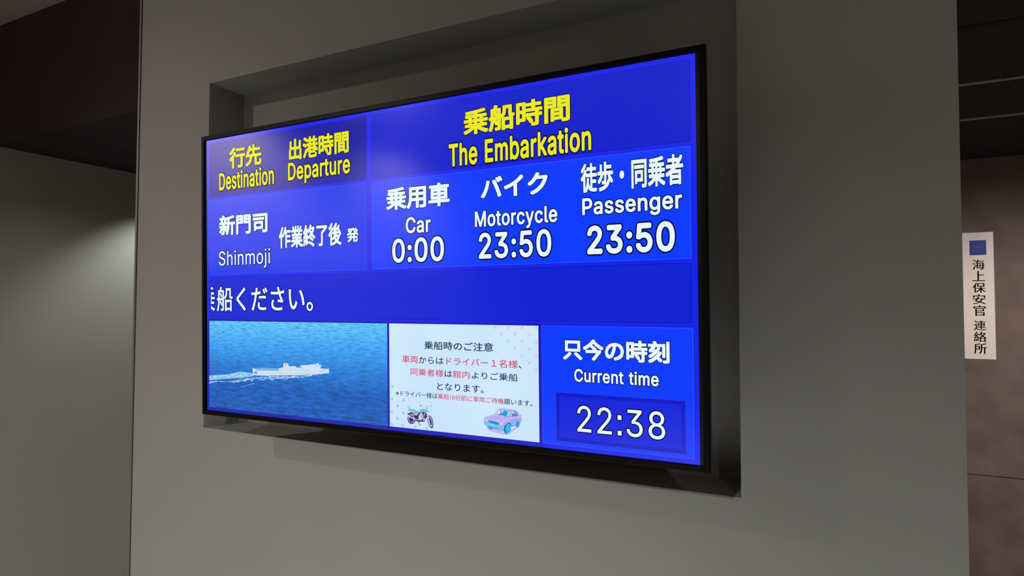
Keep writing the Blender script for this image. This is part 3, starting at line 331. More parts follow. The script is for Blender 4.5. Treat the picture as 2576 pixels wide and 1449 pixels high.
def glyphs(body, idx=None):
    """outlines of a line of lettering in em units: vertices, faces, material index of each face"""
    if all(c in LATIN or c == ' ' for c in body):
        vs, fs, ms, x = [], [], [], 0.0
        for c in body:
            if c == ' ': x += 0.26; continue
            adv, v, f = LATIN[c]; o = len(vs)
            vs += [(x + v[i] / 1000, v[i + 1] / 1000) for i in range(0, len(v), 2)]
            fs += [(f[i] + o, f[i + 1] + o, f[i + 2] + o) for i in range(0, len(f), 3)]
            x += adv / 1000 + 0.022
        return vs, fs, [0] * len(fs)
    c = bpy.data.curves.new('lettering', 'FONT')
    c.body = body; c.resolution_u = 3
    o = bpy.data.objects.new('lettering', c); COL.objects.link(o)
    if idx:
        for k in range(4): c.materials.append(None)
        for k, i in enumerate(idx): c.body_format[k].material_index = i
    dg = bpy.context.evaluated_depsgraph_get(); dg.update()
    me = bpy.data.meshes.new_from_object(o.evaluated_get(dg))
    bpy.data.objects.remove(o); bpy.data.curves.remove(c)
    r = ([tuple(v.co[:2]) for v in me.vertices], [tuple(p.vertices) for p in me.polygons], [p.material_index for p in me.polygons])
    bpy.data.meshes.remove(me)
    return r

def flat_text(name, body, bbox, mats, weight=0.0, edge=0.0, medge=None, d=0.0011, idx=None, clip=None, parent=None, sideways=0.0):
    """lettering fitted to bbox (left, right, top, bottom) in metres on the XZ plane, facing -Y.
    weight thickens every stroke by that many ems, sideways thickens the uprights only, edge adds a dark outline"""
    L, R, T, B = bbox
    vs, fs, ms = glyphs(body, idx)
    square = not all(c in LATIN or c == ' ' for c in body)   # gothic characters end squarely, latin ones are rounder
    x0 = min(v[0] for v in vs) - weight - sideways; x1 = max(v[0] for v in vs) + weight + sideways
    y0 = min(v[1] for v in vs) - weight; y1 = max(v[1] for v in vs) + weight
    sx, sz = (R - L) / (x1 - x0), (T - B) / (y1 - y0)
    VS, FS, MS = [], [], []
    def put(dx, dz, dd, forced=None):
        o = len(VS)
        VS.extend([(L + (x + dx - x0) * sx, -dd, B + (y + dz - y0) * sz) for x, y in vs])
        FS.extend([tuple(i + o for i in f) for f in fs])
        MS.extend(ms if forced is None else [forced] * len(fs))
    def ring(w, n, wx=0.0): return [(w * cos(2 * pi * k / n) + (wx if cos(2 * pi * k / n) > 0.01 else -wx if cos(2 * pi * k / n) < -0.01 else 0), w * sin(2 * pi * k / n)) for k in range(n)]
    if sideways:
        for k in range(-3, 4): put(sideways * k / 3, 0, d)
    else:
        put(0, 0, d)
        if weight > 0:
            k = weight * (0.86 if square else 0.7071)
            for q in ((k, k), (-k, k), (k, -k), (-k, -k), (weight, 0), (-weight, 0), (0, weight), (0, -weight)): put(*q, d)
    mats = list(mats)
    if edge:
        for q in ring(weight + edge, 16): put(*q, d - 0.0003, len(mats))
        put(0, 0, d - 0.0003, len(mats)); mats.append(medge)
    me = bpy.data.meshes.new(name); me.from_pydata(VS, [], FS)
    me.polygons.foreach_set('material_index', MS)
    if clip is not None:
        bm = bmesh.new(); bm.from_mesh(me)
        g = list(bm.verts) + list(bm.edges) + list(bm.faces)
        bmesh.ops.bisect_plane(bm, geom=g, plane_co=(clip, 0, 0), plane_no=(1, 0, 0), clear_inner=True)
        bm.to_mesh(me); bm.free()
    return link(name, me, mats, parent or scr)

# colours on the display
E_back = lit('display_border_blue', (24, 36, 232))
E_head = lit('display_heading_blue', (13, 32, 204))
E_head_dim = lit('display_heading_dimmed', (18, 26, 162))  # heading blue painted darker for the screen's dimming at an oblique view
E_body_dim = lit('display_body_deep', (20, 54, 234))  # body blue with the left side's viewing-angle falloff put into the colour
E_line = lit('display_line_blue', (12, 22, 176))
E_body = lit('display_body_blue', (14, 60, 252))
E_bodyl = lit('display_body_edge', (40, 80, 250))
E_tick = lit('display_ticker_blue', (18, 36, 212))
E_clkd = lit('display_clock_dark', (14, 26, 196))
E_clkb = lit('display_clock_blue', (20, 38, 220))
E_yel = lit('display_yellow', (228, 226, 42))
E_wht = lit('display_white', (225, 242, 252))
E_dark = lit('display_outline', (8, 10, 60))
E_back_half_dim = lit('display_border_half_dimmed', (26, 26, 186))  # border blue painted partly dimmed, a step between left and right
E_note = lit('display_note_paper', (198, 226, 250))
E_navy = lit('display_navy', (8, 30, 86))
E_red = lit('display_red', (206, 56, 104))

quad('backdrop', 0, 1920, 0, 1080, -0.0002, E_back)
framed('heading_panel', 15, 818.5, 13, 231, 0.0002, E_head_dim, E_line, 2)
framed('heading_panel', 841, 1906, 13, 231, 0.0002, E_head, E_line, 2)
framed('timetable_panel', 15, 818.5, 242.5, 540.5, 0.0002, E_body_dim, E_bodyl, 2)
framed('timetable_panel', 841, 1904.5, 242.5, 540.5, 0.0002, E_body, E_bodyl, 2)
framed('ticker_panel', 16, 1903, 551, 710, 0.0002, E_tick, E_line, 2)
framed('clock_panel', 1470, 1906, 722.5, 1067.5, 0.0002, E_body, E_bodyl, 2)
framed('clock_window', 1515, 1883.5, 916, 1055.5, 0.0004, E_clkb, E_clkd, 10.5)

def words(name, body, box, m=None, weight=0.014, edge=0.03, **k):
    L, R, T, B = box
    return flat_text(name, body, (U(L), U(R), Vv(T), Vv(B)), [m or E_wht], weight, edge, E_dark, **k)
BOLD = 0.033
words('heading_text', '行先', [135.6, 313.9, 45.4, 127.5], E_yel, BOLD)
words('heading_text', 'Destination', [76.0, 378.5, 136.4, 208.2], E_yel, 0.02, 0.034)
words('heading_text', '出港時間', [456.2, 742.5, 50.5, 129.4], E_yel, BOLD)
words('heading_text', 'Departure', [451.4, 747.3, 136.7, 218.5], E_yel, 0.02, 0.034)
words('heading_text', '乗船時間', [1208.8, 1567.4, 50.2, 130.7], E_yel, BOLD)
words('heading_text', 'The Embarkation', [1153.7, 1630.7, 148.9, 224.1], E_yel, 0.022, 0.034)
words('destination_text', '新門司', [75.2, 344.0, 307.2, 386.7], None, BOLD)
words('destination_text', 'Shinmoji', [72.8, 356.5, 446.9, 520.0], None, 0.004, 0.028)
words('departure_text', '作業終了後', [402.8, 706.9, 369.9, 451.2], None, BOLD - 0.005)
words('departure_text', '発', [731.3, 782.7, 392.9, 443.2], None, BOLD, 0.044)
words('column_text', '乗用車', [903.3, 1156.1, 268.9, 345.0], None, BOLD)
words('column_text', 'Car', [983.4, 1082.7, 371.8, 426.2], None, 0.02)
words('boarding_time', '0:00', [927.1, 1132.5, 440.7, 521.3], None, 0.018)
words('column_text', 'バイク', [1269.7, 1495.7, 268.2, 334.8], None, BOLD)
words('column_text', 'Motorcycle', [1247.7, 1524.7, 371.3, 432.9], None, 0.02)
words('boarding_time', '23:50', [1261.0, 1504.7, 438.7, 519.8], None, 0.018)
words('column_text', '徒歩・同乗者', [1598.3, 1886.1, 259.8, 343.5], None, BOLD - 0.004)
words('column_text', 'Passenger', [1601.7, 1882.0, 358.5, 419.4], None, 0.02)
words('boarding_time', '23:50', [1615.4, 1861.9, 437.6, 519.5], None, 0.024)
words('ticker_text', '船ください。', [60.0, 571.0, 588.4, 685.5], None, 0.012)
words('ticker_text', '乗', [-42, 48.5, 588.4, 685.5], None, 0.012, clip=U(25.5))
words('clock_heading', '只今の時刻', [1537.7, 1844.5, 759.0, 819.5], None, BOLD + 0.002)
words('clock_heading', 'Current time', [1572.1, 1814.5, 843.6, 881.5], None, 0.02, 0.034)
words('clock_digits', '22;38', [1580.1, 1830.2, 948.3, 1023.7], None, 0.003, 0.024)

SHIP = {
    'wake': [(12.5,942.2),(115.4,933.0),(184.8,919.7),(218.8,919.1),(266.2,921.7),(266.1,931.4),(201.7,941.5),(115.3,950.0),(12.4,961.5)],
    'foam': [(12.4,966.6),(56.1,961.2),(121.1,960.7),(201.7,945.5),(257.8,938.6),(353.1,927.9),(553.7,911.3),(605.0,905.2),(643.4,900.6),(614.6,907.4),(575.8,913.0),(546.2,920.0),(521.2,924.9),(450.2,929.6),(434.6,934.7),(377.0,935.3),(363.7,945.5),(353.1,939.4),(312.6,945.4),(274.4,939.7),(253.5,953.4),(246.6,947.0),(207.3,956.0),(155.9,963.7),(94.7,963.1),(50.1,966.6),(12.3,974.8)],
    'streak': [(190.1,977.6),(266.0,958.6),(274.2,959.1),(195.8,979.2)],
    'hull': [(259.4,902.6),(265.0,901.3),(282.9,905.4),(395.7,905.9),(481.1,899.1),(566.2,885.1),(605.2,887.0),(619.6,887.2),(644.7,887.0),(644.6,902.3),(609.8,905.5),(558.6,912.0),(508.8,917.3),(353.2,927.0),(268.9,928.3),(262.1,921.9)],
    'boot': [(353.2,925.1),(508.8,916.0),(556.1,910.7),(556.1,912.5),(508.8,917.6),(353.2,927.4)],
    'deck': [(265.0,902.3),(310.2,898.4),(395.8,896.4),(481.1,895.4),(482.4,900.0),(398.4,905.8),(282.8,909.3)],
    'house': [(397.0,905.8),(399.7,896.2),(422.0,890.9),(455.6,886.2),(482.5,884.1),(486.2,889.6),(521.5,890.8),(506.5,883.1),(514.1,879.1),(529.1,879.3),(561.3,875.2),(583.4,873.4),(587.1,869.6),(594.4,869.3),(598.0,873.7),(608.9,875.9),(607.6,881.4),(602.7,887.1),(566.1,891.5),(496.3,900.2)],
    'housedk': [(486.2,888.6),(509.0,883.9),(522.8,890.7),(493.8,893.3)],
    'win1': [(481.0,908.8),(566.0,903.9),(566.0,905.6),(481.0,910.5)],
    'win2': [(326.3,918.9),(385.1,915.3),(385.1,916.4),(326.3,919.9)],
    'win3': [(486.2,899.8),(553.8,895.4),(553.8,896.8),(486.2,901.1)],
    'win4': [(578.5,876.7),(607.6,877.8),(607.1,880.2),(578.5,878.9)],
    'mark': [(400.9,916.1),(411.4,912.1),(407.4,916.7),(398.3,917.5)],
    'door': [(270.4,913.7),(284.2,914.0),(282.7,921.8),(271.7,922.0)],
    'funnelback': [(416.9,873.8),(441.6,873.1),(442.3,875.0),(420.8,875.9),(422.5,890.9),(418.9,888.8)],
    'funnel': [(420.8,875.5),(442.3,874.6),(453.1,886.4),(451.0,891.5),(421.5,890.9)],
    'funnelmark': [(428.6,880.5),(437.1,879.5),(436.3,884.3),(429.8,884.9)],
    'bowdk': [(590.5,901.3),(619.6,890.9),(641.1,889.0),(607.5,897.8)],
    'mast': [(643.1,884.4),(644.5,884.3),(644.7,887.9),(643.3,888.0)]
}
BIKE = {
    'seat': [(987.0,1005.6),(988.9,1002.8),(993.1,1001.3),(1005.3,1002.7),(1012.8,1002.6),(1023.9,1005.9),(1029.4,1005.9),(1029.8,1007.7),(1027.5,1011.7),(1014.5,1011.9),(998.7,1011.3),(988.4,1009.4)],
    'tank': [(1031.2,1008.4),(1035.0,1001.3),(1042.4,998.5),(1054.3,998.3),(1056.0,1006.5),(1045.0,1008.5),(1033.0,1011.3)],
    'head': [(1055.2,996.7),(1064.3,994.6),(1075.1,1002.0),(1074.2,1008.1),(1064.2,1007.4),(1058.7,1006.3)],
    'side': [(1006.1,1015.6),(1027.5,1013.2),(1027.4,1017.8),(1020.0,1022.2),(1009.8,1020.7)],
    'wheelR': [(1017.1,1032.3),(1016.5,1037.0),(1014.9,1041.4),(1012.2,1045.3),(1008.8,1048.5),(1004.9,1050.6),(1000.6,1051.6),(996.4,1051.3),(992.5,1049.8),(989.1,1047.3),(986.5,1043.8),(984.9,1039.6),(984.4,1034.9),(985.0,1030.2),(986.7,1025.8),(989.3,1021.8),(992.8,1018.7),(996.7,1016.6),(1001.0,1015.7),(1005.2,1015.9),(1009.1,1017.4),(1012.5,1020.0),(1015.0,1023.5),(1016.6,1027.7)],
    'wheelRi': [(1012.5,1032.3),(1012.0,1036.0),(1010.8,1039.5),(1008.8,1042.5),(1006.3,1045.0),(1003.4,1046.6),(1000.2,1047.4),(997.1,1047.2),(994.1,1046.0),(991.6,1044.0),(989.7,1041.2),(988.5,1037.9),(988.1,1034.3),(988.6,1030.6),(989.9,1027.0),(991.8,1024.0),(994.4,1021.5),(997.3,1019.9),(1000.5,1019.1),(1003.6,1019.4),(1006.5,1020.5),(1009.0,1022.6),(1010.9,1025.4),(1012.1,1028.7)],
    'wheelRh': [(1009.2,1033.3),(1008.9,1036.4),(1007.9,1039.3),(1006.4,1041.9),(1004.4,1043.9),(1002.2,1045.3),(999.8,1045.9),(997.3,1045.7),(995.1,1044.7),(993.2,1043.0),(991.7,1040.7),(990.8,1037.9),(990.5,1034.8),(990.8,1031.7),(991.8,1028.8),(993.3,1026.2),(995.3,1024.2),(997.6,1022.8),(1000.0,1022.2),(1002.4,1022.4),(1004.6,1023.4),(1006.6,1025.2),(1008.0,1027.5),(1008.9,1030.3)],
    'wheelF': [(1085.1,1034.8),(1086.3,1040.1),(1086.7,1045.3),(1086.4,1049.9),(1085.4,1053.7),(1083.6,1056.5),(1081.3,1057.9),(1078.5,1058.0),(1075.5,1056.6),(1072.5,1054.0),(1069.7,1050.3),(1067.3,1045.7),(1065.4,1040.5),(1064.1,1035.2),(1063.6,1030.0),(1064.0,1025.3),(1065.0,1021.5),(1066.8,1018.8),(1069.2,1017.4),(1071.9,1017.4),(1074.9,1018.7),(1077.9,1021.3),(1080.7,1025.1),(1083.2,1029.7)],
    'wheelFi': [(1082.0,1035.2),(1083.0,1039.4),(1083.4,1043.5),(1083.2,1047.1),(1082.5,1050.1),(1081.2,1052.2),(1079.5,1053.3),(1077.5,1053.3),(1075.3,1052.2),(1073.1,1050.1),(1070.9,1047.1),(1069.0,1043.5),(1067.6,1039.4),(1066.6,1035.2),(1066.1,1031.1),(1066.3,1027.5),(1067.0,1024.5),(1068.3,1022.4),(1070.0,1021.3),(1072.0,1021.3),(1074.3,1022.4),(1076.5,1024.6),(1078.6,1027.5),(1080.5,1031.2)],
    'wheelFh': [(1079.6,1035.1),(1080.4,1038.4),(1080.8,1041.7),(1080.8,1044.6),(1080.3,1046.9),(1079.4,1048.6),(1078.1,1049.4),(1076.7,1049.4),(1075.0,1048.5),(1073.3,1046.7),(1071.7,1044.3),(1070.2,1041.4),(1069.0,1038.2),(1068.2,1034.8),(1067.8,1031.5),(1067.9,1028.6),(1068.4,1026.3),(1069.3,1024.6),(1070.5,1023.8),(1072.0,1023.9),(1073.7,1024.8),(1075.4,1026.5),(1077.0,1028.9),(1078.4,1031.8)],
    'tail': [(984.0,1021.2),(987.4,1016.3),(991.1,1016.8),(998.7,1012.8),(1003.3,1013.6),(1004.2,1016.5),(993.9,1021.9)],
    'frame': [(1003.3,1013.6),(1027.5,1012.5),(1032.1,1011.3),(1038.6,1009.0),(1049.6,1008.1),(1056.0,1009.5),(1064.1,1013.4),(1064.1,1020.9),(1056.7,1029.0),(1053.9,1037.6),(1049.3,1039.8),(1034.6,1041.1),(1019.8,1041.2),(1014.3,1037.1),(1011.6,1028.9),(1007.0,1020.9)],
    'exhaust': [(984.0,1025.0),(986.8,1023.3),(1005.0,1029.4),(1019.9,1034.3),(1027.3,1034.5),(1027.3,1036.8),(1016.2,1036.2),(1003.2,1032.7),(988.2,1028.5)],
    'engine': [(1028.3,1027.6),(1031.1,1020.5),(1036.7,1012.5),(1042.2,1010.6),(1044.9,1016.4),(1047.6,1022.2),(1044.8,1030.0),(1040.2,1035.7),(1031.9,1036.8),(1027.3,1033.7),(1029.2,1030.5)],
    'engdk': [(1029.2,1031.7),(1034.7,1032.7),(1038.4,1031.7),(1034.7,1034.3)],
    'engdk2': [(1040.3,1020.5),(1043.1,1019.6),(1044.9,1022.5),(1042.1,1024.9)],
    'tube': [(1051.4,1011.4),(1055.0,1012.6),(1050.4,1024.3),(1048.5,1024.4)],
    'fender': [(1068.6,1018.3),(1073.2,1015.7),(1082.2,1019.5),(1086.6,1031.1),(1088.2,1042.9),(1086.5,1034.1),(1082.1,1023.2),(1074.1,1018.6)],
    'fork': [(1061.4,1009.8),(1066.0,1010.2),(1068.6,1023.6),(1076.4,1052.9),(1073.7,1052.4),(1064.9,1025.4),(1060.5,1015.2)],
    'pod': [(1053.8,1031.6),(1053.6,1032.8),(1053.3,1034.0),(1052.7,1035.1),(1052.0,1035.9),(1051.1,1036.5),(1050.2,1036.7),(1049.3,1036.7),(1048.5,1036.2),(1047.8,1035.5),(1047.2,1034.5),(1046.9,1033.4),(1046.8,1032.1),(1046.9,1030.8),(1047.3,1029.6),(1047.9,1028.6),(1048.6,1027.7),(1049.4,1027.2),(1050.3,1026.9),(1051.2,1027.0),(1052.1,1027.4),(1052.8,1028.2),(1053.3,1029.1),(1053.7,1030.3)],
    'stand': [(1026.3,1040.6),(1030.0,1039.6),(1032.7,1047.7),(1036.8,1051.5),(1034.5,1052.8),(1031.8,1050.0)],
    'barL': [(1044.3,990.7),(1047.0,989.8),(1057.0,995.1),(1054.3,996.1)],
    'mirL': [(1038.0,976.4),(1037.9,977.2),(1037.5,978.0),(1037.0,978.6),(1036.3,979.2),(1035.6,979.5),(1034.7,979.7),(1033.9,979.6),(1033.1,979.4),(1032.4,979.0),(1031.9,978.4),(1031.6,977.7),(1031.5,976.9),(1031.6,976.1),(1032.0,975.3),(1032.5,974.7),(1033.2,974.1),(1033.9,973.8),(1034.8,973.6),(1035.6,973.7),(1036.4,973.9),(1037.0,974.4),(1037.6,975.0),(1037.9,975.7)],
    'mirR': [(1084.2,975.5),(1084.1,976.2),(1083.8,976.8),(1083.4,977.4),(1082.8,977.9),(1082.2,978.2),(1081.5,978.4),(1080.8,978.3),(1080.1,978.1),(1079.6,977.7),(1079.2,977.2),(1078.9,976.5),(1078.8,975.9),(1078.9,975.1),(1079.2,974.5),(1079.6,973.9),(1080.2,973.4),(1080.8,973.1),(1081.5,973.0),(1082.2,973.0),(1082.9,973.2),(1083.4,973.6),(1083.9,974.1),(1084.1,974.8)],
    'stemL': [(1037.0,978.4),(1038.0,978.0),(1048.0,987.5),(1047.0,988.3)],
    'stemR': [(1080.8,978.3),(1082.1,978.6),(1076.2,984.7),(1075.3,984.4)],
    'grip': [(1033.7,987.3),(1042.5,988.2),(1042.0,990.2),(1034.2,989.2)],
    'grip2': [(1077.5,986.1),(1081.6,985.8),(1081.1,988.1),(1078.0,987.9)],
    'shield': [(1056.2,988.4),(1065.3,984.7),(1071.7,985.7),(1074.3,990.1),(1073.4,995.4),(1065.2,994.5),(1057.0,995.1)],
    'lamp': [(1074.1,996.8),(1073.9,998.2),(1073.5,999.5),(1072.8,1000.7),(1071.9,1001.6),(1070.8,1002.2),(1069.7,1002.4),(1068.6,1002.3),(1067.5,1001.9),(1066.6,1001.1),(1065.9,1000.1),(1065.5,998.8),(1065.4,997.5),(1065.5,996.1),(1066.0,994.8),(1066.7,993.7),(1067.6,992.8),(1068.7,992.2),(1069.8,991.9),(1070.9,992.0),(1072.0,992.4),(1072.8,993.2),(1073.5,994.3),(1073.9,995.5)],
    'lampo': [(1070.2,994.5),(1070.1,995.3),(1069.8,996.0),(1069.3,996.7),(1068.6,997.2),(1067.8,997.6),(1067.0,997.7),(1066.2,997.7),(1065.4,997.5),(1064.8,997.0),(1064.3,996.4),(1064.0,995.7),(1063.9,995.0),(1064.0,994.2),(1064.3,993.4),(1064.8,992.8),(1065.5,992.2),(1066.2,991.9),(1067.1,991.7),(1067.9,991.8),(1068.6,992.0),(1069.3,992.4),(1069.8,993.0),(1070.1,993.7)],
    'horn': [(1057.0,1001.5),(1059.7,1001.7),(1061.0,1008.4),(1056.9,1006.4)],
    'blink': [(1082.8,998.1),(1082.7,998.6),(1082.4,999.1),(1081.9,999.6),(1081.2,1000.0),(1080.5,1000.3),(1079.6,1000.4),(1078.8,1000.4),(1078.1,1000.2),(1077.4,1000.0),(1076.9,999.6),(1076.6,999.1),(1076.5,998.5),(1076.6,998.0),(1076.9,997.5),(1077.4,997.0),(1078.1,996.6),(1078.9,996.3),(1079.7,996.2),(1080.5,996.2),(1081.3,996.4),(1081.9,996.6),(1082.4,997.0),(1082.7,997.5)],
    'line': [(1005.2,1013.4),(1027.5,1012.5),(1027.5,1013.6),(1005.2,1014.6)]
}
